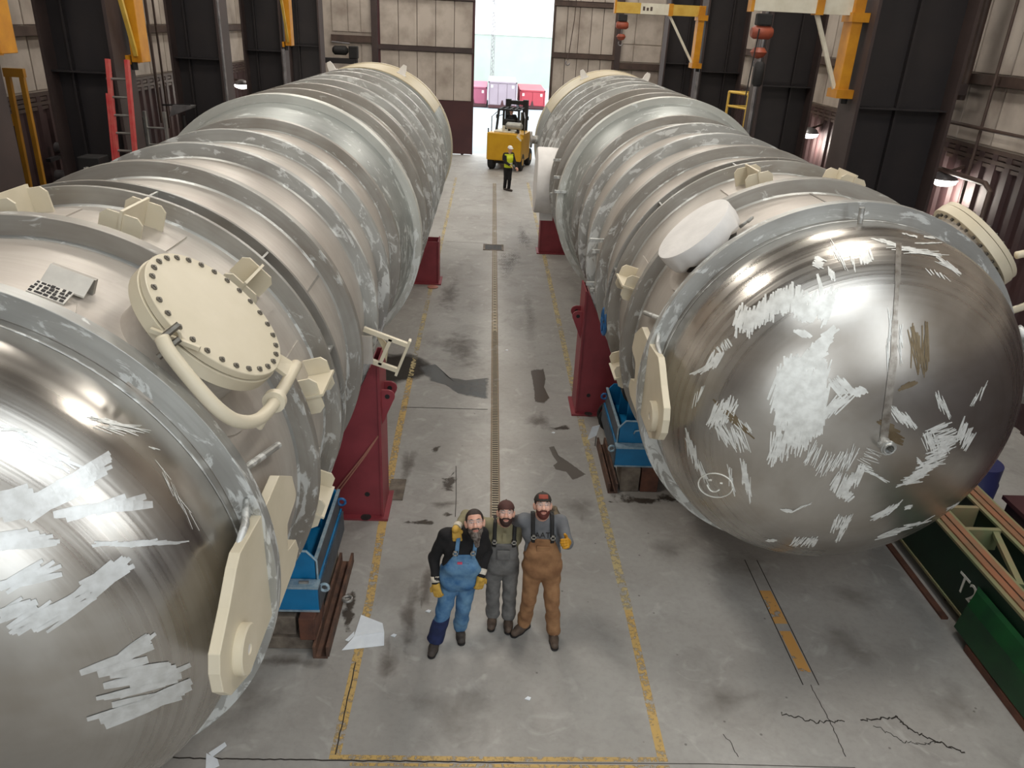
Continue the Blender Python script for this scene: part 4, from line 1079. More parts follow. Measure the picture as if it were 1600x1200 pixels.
# smiley face drawn on the right head with a paint marker
def drawn(pts, w, t):
    rows = []
    hits = [t.head_hit(*q) for q in pts]
    hits = [h for h in hits if h]
    return MB().tube([h[0] + h[1] * 0.004 for h in hits], w, 6)
cx, cy = 1118, 758
ca, sa = math.cos(0.16), math.sin(0.16)
sm = part('smiley_face', drawn([(cx + 27 * math.cos(a) * ca - 18.5 * math.sin(a) * sa, cy + 27 * math.cos(a) * sa + 18.5 * math.sin(a) * ca) for a in np.linspace(0, 2 * math.pi, 49)], 0.0075, tr), 'chalk', tank_r, smooth=True, label='white hand-drawn smiley face outline')
part('smiley_eye', drawn([(1108.5, 749.5), (1112, 750)], 0.010, tr), 'chalk', sm)
part('smiley_eye', drawn([(1125.5, 754.5), (1129, 755)], 0.010, tr), 'chalk', sm)
part('smiley_mouth', drawn([(1105, 757), (1107, 762), (1110, 766), (1114, 768), (1119, 768), (1124, 765)], 0.008, tr), 'chalk', sm, smooth=True)

# left head: broad soft ground patches and scratches
mb = MB()
for i, (pth, sd, n, w) in enumerate([
    ([(70, 790), (110, 760), (130, 735)], (-80, 46), 16, 26), ([(0, 770), (30, 800)], (-80, 20), 8, 30), ([(120, 800), (190, 790)], (70, -14), 9, 26),
    ([(170, 850), (265, 848)], (50, -4), 12, 10), ([(150, 905), (175, 900)], (60, -40), 9, 18), ([(60, 960), (100, 955)], (90, -46), 10, 18),
    ([(0, 840), (60, 850)], (70, -10), 8, 22), ([(30, 905), (50, 900)], (70, -30), 8, 18), ([(200, 1030), (240, 1090), (200, 1110)], (100, -30), 10, 26),
    ([(20, 950), (30, 960)], (50, -26), 6, 18), ([(205, 1010), (215, 1015)], (40, -36), 5, 16), ([(60, 690), (90, 720)], (-60, -30), 8, 10)]):
    scribble(mb, tl, pth, sd, n, w, 0.25, 90 + i)
o = part('grinding_marks', mb, 'polish_soft', tank_l); o['kind'] = 'stuff'
mb = MB()
for i, (pth, sd, n, w) in enumerate([
    ([(150, 655), (205, 668)], (40, 8), 8, 3), ([(165, 672), (215, 672)], (40, 10), 5, 3), ([(0, 665), (25, 672)], (30, 4), 8, 5), ([(255, 735), (300, 820)], (16, 30), 6, 1.6), ([(236, 700), (245, 702)], (10, 4), 3, 2)]):
    scribble(mb, tl, pth, sd, n, w, 0.25, 140 + i)
o = part('scratch_marks', mb, 'polish', tank_l); o['kind'] = 'stuff'

# The vessels were laid out at one assumed distance; the saddles and rollers that carry them fix the true size.
K = 0.88
for root_ in (tank_l, tank_r):
    q = Vector(root_.location)
    root_.location = Vector((0, 0, CAM_H)) + (q - Vector((0, 0, CAM_H))) * K
    root_.scale = (K, K, K)
def kpt(x, y, z): return (x * K, y * K, CAM_H + (z - CAM_H) * K)
tl = Tank(*(kpt(XL, YL, ZL)[i] for i in (0, 2, 1)), -1)
tr = Tank(*(kpt(XR, YR, ZR)[i] for i in (0, 2, 1)), 1)
RSK, RRK, RSK2 = RS * K, RR * K, RS2 * K

# ------------------------------------------------------------------ saddles
def saddle(t, sx, y0, y1, label, detail=True, ht=2.28, hw=1.95, rc=RRK + 0.012):
    """red saddle: two webs cut to the shell, inner post flange with pin ears, base plate"""
    xe = t.x + sx * hw
    a0 = math.pi / 2 + math.asin(min(0.95, max(0.08, (t.z - ht) / rc)))
    root = thing('tank_saddle', (xe, y0, 0), label, 'saddle')
    def web(y, th):
        pts = []
        arc = [(t.x + sx * rc * math.sin(a), t.z + rc * math.cos(a)) for a in np.linspace(a0, 2 * math.pi - a0, 40)]
        poly = [(xe, 0.03), (xe, ht), (t.x + sx * (rc * math.sin(a0) + 0.02), ht)] + arc + [(t.x - sx * (rc * math.sin(a0) + 0.02), ht), (t.x - sx * hw, ht), (t.x - sx * hw, 0.03)]
        # triangulate as quads down to the base line so the concave outline fills cleanly
        m = MB()
        tops = [(xe, ht), (t.x + sx * (rc * math.sin(a0)), ht)] + arc + [(t.x - sx * rc * math.sin(a0), ht), (t.x - sx * hw, ht)]
        n = len(tops)
        for yy in (y, y + th):
            m.add([(x, yy, z) for x, z in tops] + [(x, yy, 0.03) for x, z in tops], [(i, i + 1, n + i + 1, n + i) for i in range(n - 1)])
        m.add([(x, y, z) for x, z in tops] + [(x, y + th, z) for x, z in tops], [(i, i + 1, n + i + 1, n + i) for i in range(n - 1)])
        return m
    part('web', web(y0, 0.025), 'red', root)
    part('web', web(y1 - 0.025, 0.025), 'red', root)
    for s2 in (1, -1):
        xs = t.x + sx * s2 * hw
        part('post_flange', MB().box((xs - 0.015, y0 - 0.03, 0.03), (xs + 0.015, y1 + 0.03, ht + 0.02)), 'red', root)
    part('base_plate', MB().box((t.x - hw - 0.08, y0 - 0.10, 0), (t.x + hw + 0.08, y1 + 0.08, 0.03)), 'red', root)
    part('wear_plate', pad(t, a0 + 0.02, 2 * math.pi - a0 - 0.02, y0 - 0.06, y1 + 0.06, (RRK + 0.001) if detail else RSK2 + 0.002, rc - 0.001, 30), 'red', root, auto=40)
    for k in range(3):
        xr = t.x + (k - 1) * 0.95
        part('cross_rib', MB().box((xr - 0.01, y0 + 0.025, 0.03), (xr + 0.01, y1 - 0.025, max(0.1, t.z - math.sqrt(max(0, rc * rc - (xr - t.x) ** 2)) - 0.02))), 'red', root)
    for yy in (y0 + 0.12, y1 - 0.16) if detail else ():
        poly = [(xe, yy, 1.86), (xe + sx * 0.09, yy, 1.86)] + [(xe + sx * (0.09 + 0.09 * math.sin(a)), yy, 1.77 + 0.09 * math.cos(a)) for a in np.linspace(0.2, 2.2, 8)] + [(xe + sx * 0.02, yy, 1.38), (xe, yy, 1.34)]
        e = part('pin_ear', MB().prism(poly, (0, 0.03, 0)), 'red', root)
        part('pin_hole', MB().cyl((xe + sx * 0.085, yy - 0.003, 1.77), (xe + sx * 0.085, yy + 0.033, 1.77), 0.032, 14), 'black', e)
    if detail:
        part('bolt_hole', MB().cyl((xe - sx * 0.2, y0 - 0.004, 0.36), (xe - sx * 0.2, y0 + 0.004, 0.36), 0.035, 16), 'black', root)
        part('jack_hole', MB().cyl((xe - sx * 0.22, y0 - 0.06, 0.03), (xe - sx * 0.22, y0 - 0.06, 0.036), 0.07, 18), 'ink', root)
    return root
sad1 = saddle(tl, 1, 8.86, 9.40, 'red saddle under the left vessel nearest the camera, with pink rods')
for dx in (0.0, 0.055):
    part('tie_rod', MB().tube([(-1.33, 8.86, 1.26), (-1.52 + dx * 0.4, 8.84, 0.98), (-2.08 + dx, 8.80, 0.2), (-2.12 + dx, 8.80, 0.05)], 0.011, 6), 'rodpink', sad1)
saddle(tr, -1, 12.15, 12.70, 'dark red saddle under the right vessel nearest the camera', True, 2.24, 1.91)
saddle(tl, 1, 19.3, 19.8, 'red saddle far back under the left vessel', False, 1.10, 2.02, RSK2 + 0.03)
saddle(tr, -1, 22.65, 23.15, 'dark red saddle far back under the right vessel', False, 1.16, 2.0, RSK2 + 0.03)
for x, y, lb, gr in ((-1.20, 9.55, 'pale steel floor plate at the foot of the near left red saddle', None),):
    tag(part('floor_plate', MB().box((x - 0.10, y - 0.28, 0), (x + 0.12, y + 0.25, 0.025)), 'rust' if False else 'timber', loc=(x, y, 0)), lb, 'plate')

# ------------------------------------------------------------------ blue tank rollers on timber cribbing
def roller(t, sx, y0, label, chain, zb=0.45):
    """sx: direction from the vessel axis towards the aisle"""
    xo = t.x + sx * 1.60                        # aisle-side face
    xi = t.x + sx * 1.0
    L = 1.45
    root = thing('tank_roller', (xo, y0, 0.45), label, 'roller')
    part('base_box', MB().box((xi, y0, zb), (xo, y0 + L, zb + 0.32)), 'blue', root, bevel=0.004)
    part('base_rim', MB().box((xi, y0 - 0.012, zb), (xo + sx * 0.01, y0, zb + 0.02)).box((xi, y0 - 0.012, zb + 0.30), (xo + sx * 0.01, y0 + 0.12, zb + 0.33)), 'blueedge', root)
    zt = zb + 0.68
    pl = [(xi, zb + 0.32), (xo - sx * 0.02, zb + 0.32), (xo - sx * 0.02, zt - 0.12), (xo - sx * 0.12, zt), (xi + sx * 0.18, zt), (xi, zt - 0.1)]
    part('end_plate', MB().prism([(x, y0 + 0.13, z) for x, z in pl], (0, 0.03, 0)), 'blue', root)
    part('end_plate_rim', MB().tube([(x, y0 + 0.128, z) for x, z in pl[1:5]], 0.012, 6), 'blueedge', root)
    part('end_plate', MB().prism([(x, y0 + L - 0.06, z) for x, z in pl], (0, 0.03, 0)), 'blue', root)
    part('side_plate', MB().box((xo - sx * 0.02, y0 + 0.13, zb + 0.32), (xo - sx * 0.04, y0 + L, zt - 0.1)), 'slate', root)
    part('side_rim', MB().box((xo - sx * 0.01, y0 + 0.13, zt - 0.105), (xo - sx * 0.045, y0 + L, zt - 0.085)).box((xo - sx * 0.02, y0 + 0.3, zb + 0.30), (xo, y0 + L, zb + 0.315)), 'blueedge', root)
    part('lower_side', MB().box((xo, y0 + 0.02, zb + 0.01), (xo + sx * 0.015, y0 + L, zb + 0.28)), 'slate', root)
    wx, wz, wr = t.x + sx * 1.30, 0.0, 0.2
    wz = t.z - math.sqrt((RSK + wr + 0.002) ** 2 - 1.30 ** 2)
    w = part('roller_wheel', MB().lathe([(0, 0.05), (0, wr), (0.42, wr), (0.42, 0.05)], (wx, y0 + 0.55, wz), (0, 1, 0), 32, closed=True), 'black', root, auto=40)
    part('hub', MB().lathe([(-0.03, 0), (-0.03, 0.09), (0.45, 0.09), (0.45, 0)], (wx, y0 + 0.55, wz), (0, 1, 0), 24), paint('red_hub', rgb(170, 52, 52), None, 0.5), w, auto=40)
    part('axle_plate', MB().box((wx - 0.12, y0 + 0.40, zb + 0.28), (wx + 0.12, y0 + 0.43, wz + 0.1)), 'blue', root)
    part('axle_plate', MB().box((wx - 0.12, y0 + 1.06, zb + 0.28), (wx + 0.12, y0 + 1.09, wz + 0.1)), 'blue', root)
    part('tow_eye', MB().tube([(xo + sx * (0.05 + 0.045 * math.cos(a)), y0 + 0.1, zb + 0.24 + 0.045 * math.sin(a)) for a in np.linspace(0, 2 * math.pi, 15)], 0.016, 8), 'blueedge', root, smooth=True)
    part('tow_eye', MB().tube([(xo + sx * (0.02 + 0.045 * math.cos(a)), y0 + L - 0.1, zt - 0.2 + 0.045 * math.sin(a)) for a in np.linspace(0, 2 * math.pi, 15)], 0.016, 8), 'wheelblue', root, smooth=True)
    if chain:
        part('pin', MB().tube([(xo - sx * 0.2, y0 + 0.06, zb + 0.33), (xo - sx * 0.1, y0 + 0.06, zb + 0.335)], 0.02, 8), 'rung', root)
        part('hose', MB().tube([(xo - sx * 0.38, y0 + 0.1, zb + 0.2), (xo - sx * 0.36, y0 + 0.09, zb + 0.42), (xo - sx * 0.3, y0 + 0.09, zb + 0.5), (xo - sx * 0.34, y0 + 0.11, zb + 0.58)], 0.015, 8), 'rung', root, smooth=True)
    else:
        part('handle', MB().tube([(xo - sx * 0.25, y0 + 0.12, zb + 0.48), (xo - sx * 0.26, y0 + 0.09, zb + 0.54), (xo - sx * 0.36, y0 + 0.09, zb + 0.56), (xo - sx * 0.42, y0 + 0.12, zb + 0.5)], 0.012, 8), 'blueedge', root, smooth=True)
    return root
roller(tl, 1, 6.46, 'bright blue tank roller under the left vessel on greasy timbers', True)
roller(tr, -1, 9.72, 'bright blue tank roller under the right vessel', False, 0.39)
def block(a, b, m, label, name='timber_block', cat='timber', grp=None):
    c = [(a[i] + b[i]) / 2 for i in range(3)]
    return tag(part(name, MB().box(a, b), m, loc=(c[0], c[1], min(a[2], b[2])), bevel=0.012), label, cat, grp)
block((-2.32, 6.38, 0), (-1.72, 6.78, 0.16), 'timber', 'lowest grey timber under the left blue roller, at the front')
block((-2.32, 6.42, 0.16), (-1.90, 6.75, 0.40), 'timber', 'grey upright timber stub under the left blue roller')
block((-1.85, 6.34, 0.16), (-1.68, 6.8, 0.45), 'timberred', 'rusty brown timber at the front corner under left blue roller')
block((-2.3, 7.3, 0), (-1.72, 7.86, 0.45), 'timber', 'rear timber block under the left blue roller')
t = thing('steel_beam', (-1.6, 6.4, 0), 'rusty steel channel lying on the floor along the left blue roller', 'beam')
part('web', MB().box((-1.70, 6.25, 0.0), (-1.55, 7.85, 0.03)), 'rust', t)
part('flange', MB().box((-1.56, 6.25, 0.03), (-1.53, 7.85, 0.16)), 'rust', t)
part('flange', MB().box((-1.70, 6.25, 0.03), (-1.67, 7.85, 0.16)), 'rust', t)
part('lifting_eye', MB().tube([(-1.47 + 0.05 * math.cos(a), 7.05 + 0.05 * math.sin(a), 0.12) for a in np.linspace(0, 2 * math.pi, 15)], 0.018, 8), 'rung', t, smooth=True)
part('eye_shank', MB().tube([(-1.55, 7.05, 0.12), (-1.5, 7.05, 0.12)], 0.02, 8), 'rung', t)
block((2.06, 9.66, 0.0), (2.34, 10.05, 0.39), 'timber', 'left pale timber stub under the right blue roller')
block((2.36, 9.66, 0.0), (2.62, 10.05, 0.39), 'timberred', 'dark timber stub beside the pale one under the right blue roller')
block((2.05, 10.6, 0.0), (2.6, 11.1, 0.39), 'timber', 'rear timber block under the right blue roller')
t = thing('steel_beam', (1.9, 10.2, 0), 'dark steel channel on the floor along the right blue roller', 'beam')
part('web', MB().box((1.88, 9.6, 0.0), (2.02, 11.0, 0.03)), 'rust', t)
part('flange', MB().box((1.88, 9.6, 0.03), (1.91, 11.0, 0.16)), 'rust', t)
part('flange', MB().box((1.99, 9.6, 0.03), (2.02, 11.0, 0.16)), 'rust', t)
t = thing('paper_tag', (1.86, 10.9, 0.0), 'white paper tag stuck on a rod beside the right blue roller', 'tag')
part('rod', MB().tube([(1.86, 11.0, 0), (1.86, 11.0, 0.3)], 0.01, 6), 'rung', t)
part('sheet', MB().prism([(1.72, 10.98, 0.12), (1.86, 10.98, 0.2), (1.9, 10.98, 0.4), (1.78, 10.98, 0.36)], (0, 0.006, 0)), 'paper', t)
t = thing('hose_reel', (2.3, 11.4, 0), 'dark coiled hose standing beside the right red saddle', 'hose')
part('coil', MB().tube([(2.22 + 0.25 * math.cos(a), 11.35 + 0.03 * a, 0.28 + 0.25 * math.sin(a)) for a in np.linspace(0, 4 * math.pi, 50)], 0.03, 8), 'black', t, smooth=True)

# ------------------------------------------------------------------ green transfer car at the right edge
t = thing('transfer_car', (6.2, 7.0, 0), 'dark green rail transfer car with worn rusty rails at right', 'cart')
for i, (x0, x1) in enumerate(((5.66, 5.95), (6.38, 6.67))):
    b = part('rail_beam', MB().box((x0, 3.0, 0.82), (x1, 9.2, 0.85)).box((x0, 3.0, 0.12), (x1, 9.2, 0.15)), 'palegreen', t)
    part('beam_web', MB().box((x0 + 0.02, 3.0, 0.15), (x0 + 0.05, 9.2, 0.82)).box((x1 - 0.05, 3.0, 0.15), (x1 - 0.02, 9.2, 0.82)), 'greendark', b)
    xm = (x0 + x1) / 2
    part('rail', MB().box((xm - 0.09, 3.0, 0.85), (xm - 0.012, 9.2, 0.872)), 'railrust', b)
    part('rail', MB().box((xm + 0.012, 3.0, 0.85), (xm + 0.09, 9.2, 0.872)), 'railrust', b)
    part('rail_slot', MB().box((xm - 0.012, 3.0, 0.85), (xm + 0.012, 9.2, 0.855)), 'ink', b)
for y in (8.2, 7.72, 6.6, 5.4, 4.2):
    part('cross_member', MB().box((5.95, y - 0.03, 0.55), (6.38, y + 0.03, 0.84)), 'palegreen' if y > 7 else 'green', t)
for ya, yb in ((7.72, 6.7), (6.5, 5.5)):
    part('diagonal_brace', MB().bar((6.32, ya, 0.80), (6.0, yb, 0.80), 0.07, 0.05), 'palegreen', t)
part('deck_plate', MB().box((5.95, 6.0, 0.5), (6.38, 6.6, 0.54)), 'green', t)
part('motor_cover', MB().prism([(5.66, 6.9, 0.12), (5.50, 6.8, 0.12), (5.50, 6.72, 0.5), (5.58, 6.76, 0.66), (5.66, 6.86, 0.66)], (0, -2.6, 0)), 'green', t)
part('wheel', MB().lathe([(0, 0), (0, 0.06), (0.1, 0.06), (0.1, 0)], (5.75, 7.4, 0.06), (1, 0, 0), 20), 'black', t, auto=40)
part('wheel', MB().lathe([(0, 0), (0, 0.06), (0.1, 0.06), (0.1, 0)], (6.5, 7.4, 0.06), (1, 0, 0), 20), 'black', t, auto=40)
part('wheel', MB().lathe([(0, 0), (0, 0.06), (0.1, 0.06), (0.1, 0)], (5.75, 4.0, 0.06), (1, 0, 0), 20), 'black', t, auto=40)
part('wheel', MB().lathe([(0, 0), (0, 0.06), (0.1, 0.06), (0.1, 0)], (6.5, 4.0, 0.06), (1, 0, 0), 20), 'black', t, auto=40)
text_mesh('stencil_letters', 'T2', 0.34, 'chalk', t, (5.672, 7.02, 0.47), (0, -1, 0), (0, 0, 1))
block((5.50, 5.0, 0), (5.62, 6.55, 0.1), 'timberred', 'rough tan timber strip on the floor along the green car', 'floor_strip')
tag(part('floor_strip', MB().box((5.52, 7.05, 0), (5.60, 8.6, 0.03)), 'timberred', loc=(5.56, 7.8, 0)), 'thin rusty strip on the floor beside the T2 marking', 'timber')
t = thing('blue_drum', (7.1, 9.2, 0), 'dark blue drum half hidden behind the right vessel and green car', 'drum')
part('body', MB().lathe([(0, 0), (0, 0.29), (0.3, 0.3), (0.32, 0.285), (0.6, 0.3), (0.62, 0.285), (0.88, 0.29), (0.88, 0.0)], (7.05, 9.3, 0), (0, 0, 1), 28), paint('navy_drum', rgb(44, 48, 92), None, 0.45), t, auto=40)
t = thing('red_bin', (7.9, 8.2, 0), 'low maroon steel bin at the right edge behind the green car', 'bin')
part('body', MB().box((7.3, 6.8, 0), (8.9, 8.9, 0.5)), 'wainscot', t, bevel=0.02)
part('rim', MB().box((7.25, 6.75, 0.5), (8.95, 8.95, 0.56)), 'doorred', t)
# ------------------------------------------------------------------ floor markings, stains, cracks, drain (all part of the floor)
def decal(name, pts, m, z=0.0015):
    """thin film on the floor, outline in world X, Y; 'fade' runs from 0 at the rim to 1 inside"""
    cx, cy = sum(p[0] for p in pts) / len(pts), sum(p[1] for p in pts) / len(pts)
    m_ = MB(); n = len(pts); ks = (1.0, 0.9, 0.75, 0.55, 0.3)
    vs = [(cx + (x - cx) * k, cy + (y - cy) * k, z) for k in ks for x, y in pts] + [(cx, cy, z)]
    fs = [(r * n + i, r * n + (i + 1) % n, (r + 1) * n + (i + 1) % n, (r + 1) * n + i) for r in range(len(ks) - 1) for i in range(n)]
    fs += [((len(ks) - 1) * n + i, (len(ks) - 1) * n + (i + 1) % n, len(vs) - 1) for i in range(n)]
    m_.add(vs, fs)
    o = part(name, m_, m, floor)
    at = o.data.attributes.new('fade', 'FLOAT', 'POINT')
    val = {}
    for k in ks:
        for x, y in pts: val[(round(cx + (x - cx) * k, 4), round(cy + (y - cy) * k, 4))] = 1 - k
    for i, v in enumerate(o.data.vertices):
        at.data[i].value = val.get((round(v.co.x, 4), round(v.co.y, 4)), 1.0)
    return o
def strip(name, pts, w, m, z=0.0015):
    L, R_ = [], []
    for i, p in enumerate(pts):
        a = pts[max(0, i - 1)]; b = pts[min(len(pts) - 1, i + 1)]
        d = Vector((b[0] - a[0], b[1] - a[1])).normalized()
        L.append((p[0] - d.y * w / 2, p[1] + d.x * w / 2)); R_.append((p[0] + d.y * w / 2, p[1] - d.x * w / 2))
    m_ = MB()
    vs = [(x, y, z) for x, y in L] + [(x, y, z) for x, y in R_]; n = len(pts)
    m_.add(vs, [(i, n + i, n + i + 1, i + 1) for i in range(n - 1)])
    return part(name, m_, m, floor)
def blob(cx, cy, rx, ry, seed, n=26):
    r = random.Random(seed); ph = [r.uniform(0, 6.28) for _ in range(4)]
    return [(cx + rx * (1 + 0.22 * math.sin(2 * a + ph[0]) + 0.16 * math.sin(3 * a + ph[1]) + 0.1 * math.sin(5 * a + ph[2])) * math.cos(a),
             cy + ry * (1 + 0.22 * math.sin(2 * a + ph[0]) + 0.16 * math.sin(3 * a + ph[1]) + 0.1 * math.sin(7 * a + ph[3])) * math.sin(a)) for a in np.linspace(0, 2 * math.pi, n, endpoint=False)]
strip('yellow_line', [(-1.25, 5.07), (-1.24, 5.8), (-1.24, 7.2), (-1.28, 8.4)], 0.10, 'lineyellow')
strip('yellow_line', [(-1.28, 8.4), (-1.33, 9.9), (-1.36, 11.4), (-1.38, 13.4)], 0.11, 'lineyellow')
strip('yellow_line', [(-1.38, 13.4), (-1.40, 20.0), (-1.42, 27.0), (-1.45, 34.5)], 0.10, 'linefaint')
strip('yellow_line', [(1.79, 5.09), (1.79, 6.0), (1.79, 7.1)], 0.09, 'lineyellow')
strip('yellow_line', [(1.79, 7.1), (1.76, 9.0), (1.72, 11.5), (1.71, 14.0), (1.70, 21.0), (1.66, 34.0)], 0.11, 'linefaint')
strip('yellow_line', [(-1.30, 5.04), (0.2, 5.04), (1.84, 5.06)], 0.05, 'lineyellow', 0.0026)
strip('yellow_line', [(-1.1, 4.965), (0.2, 4.97), (1.84, 4.98)], 0.035, 'lineyellow', 0.0026)
strip('orange_strip', [(3.54, 7.50), (3.55, 7.1), (3.55, 6.92)], 0.15, 'lineorange')
strip('orange_strip', [(3.55, 6.80), (3.555, 6.6), (3.56, 6.18)], 0.13, 'lineorange')
strip('strip_edge', [(3.47, 8.1), (3.47, 6.0)], 0.012, 'crack', 0.0018)
strip('strip_edge', [(3.63, 8.1), (3.64, 6.0)], 0.012, 'crack', 0.0018)
def wob(pts, amp, seed, n=14):
    r = random.Random(seed); out = []
    for a, b in zip(pts, pts[1:]):
        for i in range(n):
            f = i / n
            out.append((a[0] + (b[0] - a[0]) * f + r.uniform(-amp, amp), a[1] + (b[1] - a[1]) * f + r.uniform(-amp, amp)))
    return out + [pts[-1]]
strip('slab_joint', wob([(-2.7, 5.01), (-1.26, 5.005), (0.4, 5.005)], 0.006, 1, 30), 0.014, 'crack', 0.002)
strip('slab_joint', [(0.4, 5.005), (2.2, 5.02), (3.6, 5.0)], 0.007, 'crack', 0.002)
strip('slab_joint', [(-1.4, 12.19), (0.1, 12.2)], 0.018, 'crack', 0.002)
strip('slab_joint', [(-1.3, 23.6), (0.0, 23.55)], 0.018, 'crack', 0.002)
strip('slab_joint', [(-0.37, 10.25), (-0.33, 9.4), (-0.32, 8.9)], 0.01, 'crack', 0.002)
strip('slab_joint', wob([(-1.25, 5.05), (-1.245, 6.2)], 0.004, 5), 0.012, 'crack', 0.0022)
strip('crack', wob([(3.1, 5.62), (3.43, 5.52), (3.72, 5.53)], 0.02, 2), 0.013, 'crack', 0.002)
strip('crack', wob([(3.9, 5.55), (4.28, 5.6), (4.33, 5.45), (4.62, 5.26), (4.75, 5.18)], 0.018, 3), 0.017, 'crack', 0.002)
strip('crack', wob([(4.0, 5.5), (4.2, 5.3), (4.4, 5.28), (4.55, 5.3)], 0.02, 4), 0.008, 'crack', 0.002)
strip('crack', wob([(3.55, 6.0), (3.57, 5.5), (3.56, 5.12)], 0.006, 6), 0.008, 'crack', 0.002)
strip('crack', wob([(2.45, 5.35), (2.5, 5.25), (2.52, 5.1)], 0.01, 8, 5), 0.007, 'crack', 0.002)
for i, (x, y) in enumerate(((4.83, 5.27), (5.2, 5.1), (3.05, 5.66))):
    strip('ring_stain', [(x + 0.09 * math.cos(a), y + 0.06 * math.sin(a)) for a in np.linspace(0, 2 * math.pi, 20)], 0.03, 'oil', 0.002)
z0 = 0.001
decal('damp_patch', [(1.10, 10.92), (1.18, 10.98), (1.22, 10.7), (1.42, 10.42), (1.62, 10.1), (1.5, 9.98), (1.40, 9.92), (1.32, 10.16), (1.16, 10.22), (1.12, 10.34), (1.2, 10.45), (1.12, 10.72)], 'damp', 0.0010)
decal('dark_floor_patch', [(0.92, 14.05), (1.2, 14.15), (1.22, 13.6), (1.16, 13.2), (1.24, 12.7), (1.12, 12.45), (0.94, 12.5), (0.95, 13.1)], 'wetdark', 0.0010)
decal('oil_stain', blob(1.05, 17.0, 0.22, 2.2, 77), 'oilsoft', 0.0008)
decal('dark_floor_patch', [(-2.3, 14.6), (-1.5, 14.7), (-1.0, 14.2), (-1.0, 13.6), (-1.35, 13.2), (-2.2, 13.0)], 'blackfilm', 0.0009)  # near-black film that darkens the floor left of the puddle
decal('puddle', [(-1.3, 14.0), (-1.0, 14.2), (-0.7, 13.55), (-0.3, 13.4), (0.12, 13.55), (0.13, 12.6), (-0.2, 12.68), (-0.45, 12.78), (-0.7, 13.15), (-1.0, 13.3)], 'puddle', 0.0010)
for i, (x, y, rx, ry, m_) in enumerate([
    (-0.72, 10.75, 0.14, 0.16, 'oilhard'), (-0.45, 9.75, 0.18, 0.42, 'oilhard'), (-0.5, 9.2, 0.25, 0.12, 'oil'), (-0.75, 8.75, 0.3, 0.1, 'oilhard'), (-0.4, 8.95, 0.12, 0.1, 'oilhard'),
    (-0.75, 6.9, 0.16, 0.7, 'oil'), (-0.6, 7.5, 0.12, 0.5, 'oil'), (-0.9, 6.2, 0.14, 0.5, 'oil'), (-1.1, 10.2, 0.12, 0.8, 'oil'),
    (2.3, 9.45, 0.55, 0.2, 'oilhard'), (2.75, 9.5, 0.3, 0.14, 'oilhard'), (-1.9, 6.2, 0.5, 0.14, 'oil'), (-1.45, 7.0, 0.1, 0.7, 'oilhard'),
    (1.0, 11.8, 0.25, 0.5, 'oil'), (1.35, 11.6, 0.25, 0.16, 'oilhard'), (0.6, 21.5, 0.5, 1.6, 'oil'), (1.15, 24.5, 0.25, 2.2, 'oil'), (-0.5, 15.0, 0.7, 1.2, 'oil'), (-0.9, 18.5, 0.3, 2.0, 'oil'),
    (4.6, 7.4, 0.5, 0.3, 'oilsoft'), (3.4, 8.0, 0.6, 0.3, 'oilsoft'), (5.0, 5.8, 0.35, 0.5, 'oilsoft'), (2.6, 5.8, 0.5, 0.25, 'oilsoft'), (2.5, 8.3, 0.5, 0.4, 'oilsoft'), (-0.2, 5.6, 0.7, 0.4, 'oilsoft'), (1.45, 9.2, 0.3, 0.5, 'oilsoft'), (-2.2, 5.6, 0.5, 0.4, 'oilsoft'), (4.2, 6.6, 0.5, 0.4, 'oilsoft')]):
    decal('oil_stain', blob(x, y, rx, ry, i), m_, 0.0012 + 0.00005 * i)

# trench drain with its slotted cover
t = part('drain_channel', MB().box((0.155, 8.9, 0.001), (0.30, 33.5, 0.004)), concrete('drain_rim_concrete', rgb(150, 138, 116), rgb(130, 120, 102)), floor)
m = MB()
for i in range(2):
    m.box((0.165 + i * 0.118, 8.9, 0.004), (0.175 + i * 0.118, 33.5, 0.008))
part('drain_edge', m, 'rust', t)
m = MB(); y = 8.95
while y < 16:
    m.box((0.185, y, 0.004), (0.275, y + 0.022, 0.007)); y += 0.062
while y < 33:
    m.box((0.20, y, 0.004), (0.26, y + 0.03, 0.006)); y += 0.2
o = part('drain_slot', m, 'crack', t); o['kind'] = 'stuff'
t = part('floor_hatch', MB().box((-0.12, 22.75, 0.001), (0.50, 23.45, 0.004)), 'rust', floor)
part('hatch_lid', MB().box((-0.06, 22.83, 0.004), (0.44, 23.37, 0.008)), 'ink', t)
m = MB()
m.box((-0.12, 22.75, 0.004), (0.50, 22.81, 0.009)).box((-0.12, 23.39, 0.004), (0.50, 23.45, 0.009)).box((-0.12, 22.75, 0.004), (-0.06, 23.45, 0.009)).box((0.44, 22.75, 0.004), (0.50, 23.45, 0.009))
part('hatch_frame', m, 'timber', t)

# loose sheets and scraps on the floor
def sheet(pts, m_, label, name='paper_sheet', cat='paper'):
    mb_ = MB(); n = len(pts)
    mb_.add([p for p in pts] + [(p[0], p[1], p[2] + 0.002) for p in pts], [tuple(range(n))[::-1], tuple(range(n, 2 * n))] + [(i, (i + 1) % n, n + (i + 1) % n, n + i) for i in range(n)])
    c = (sum(p[0] for p in pts) / n, sum(p[1] for p in pts) / n, 0)
    return tag(part(name, mb_, m_, loc=c), label, cat)
t = thing('paper_sheet', (-1.2, 6.6, 0), 'large creased white sheet lying on the left yellow line', 'paper')
part('lower_flap', MB().prism([(-1.42, 6.37, 0.003), (-0.98, 6.45, 0.003), (-1.0, 6.63, 0.02), (-1.32, 6.56, 0.02)], (0, 0, 0.003)), 'paper', t)
part('upper_flap', MB().prism([(-1.32, 6.56, 0.024), (-1.0, 6.63, 0.024), (-1.04, 6.79, 0.006), (-1.30, 6.92, 0.006)], (0, 0, 0.003)), 'paper', t)
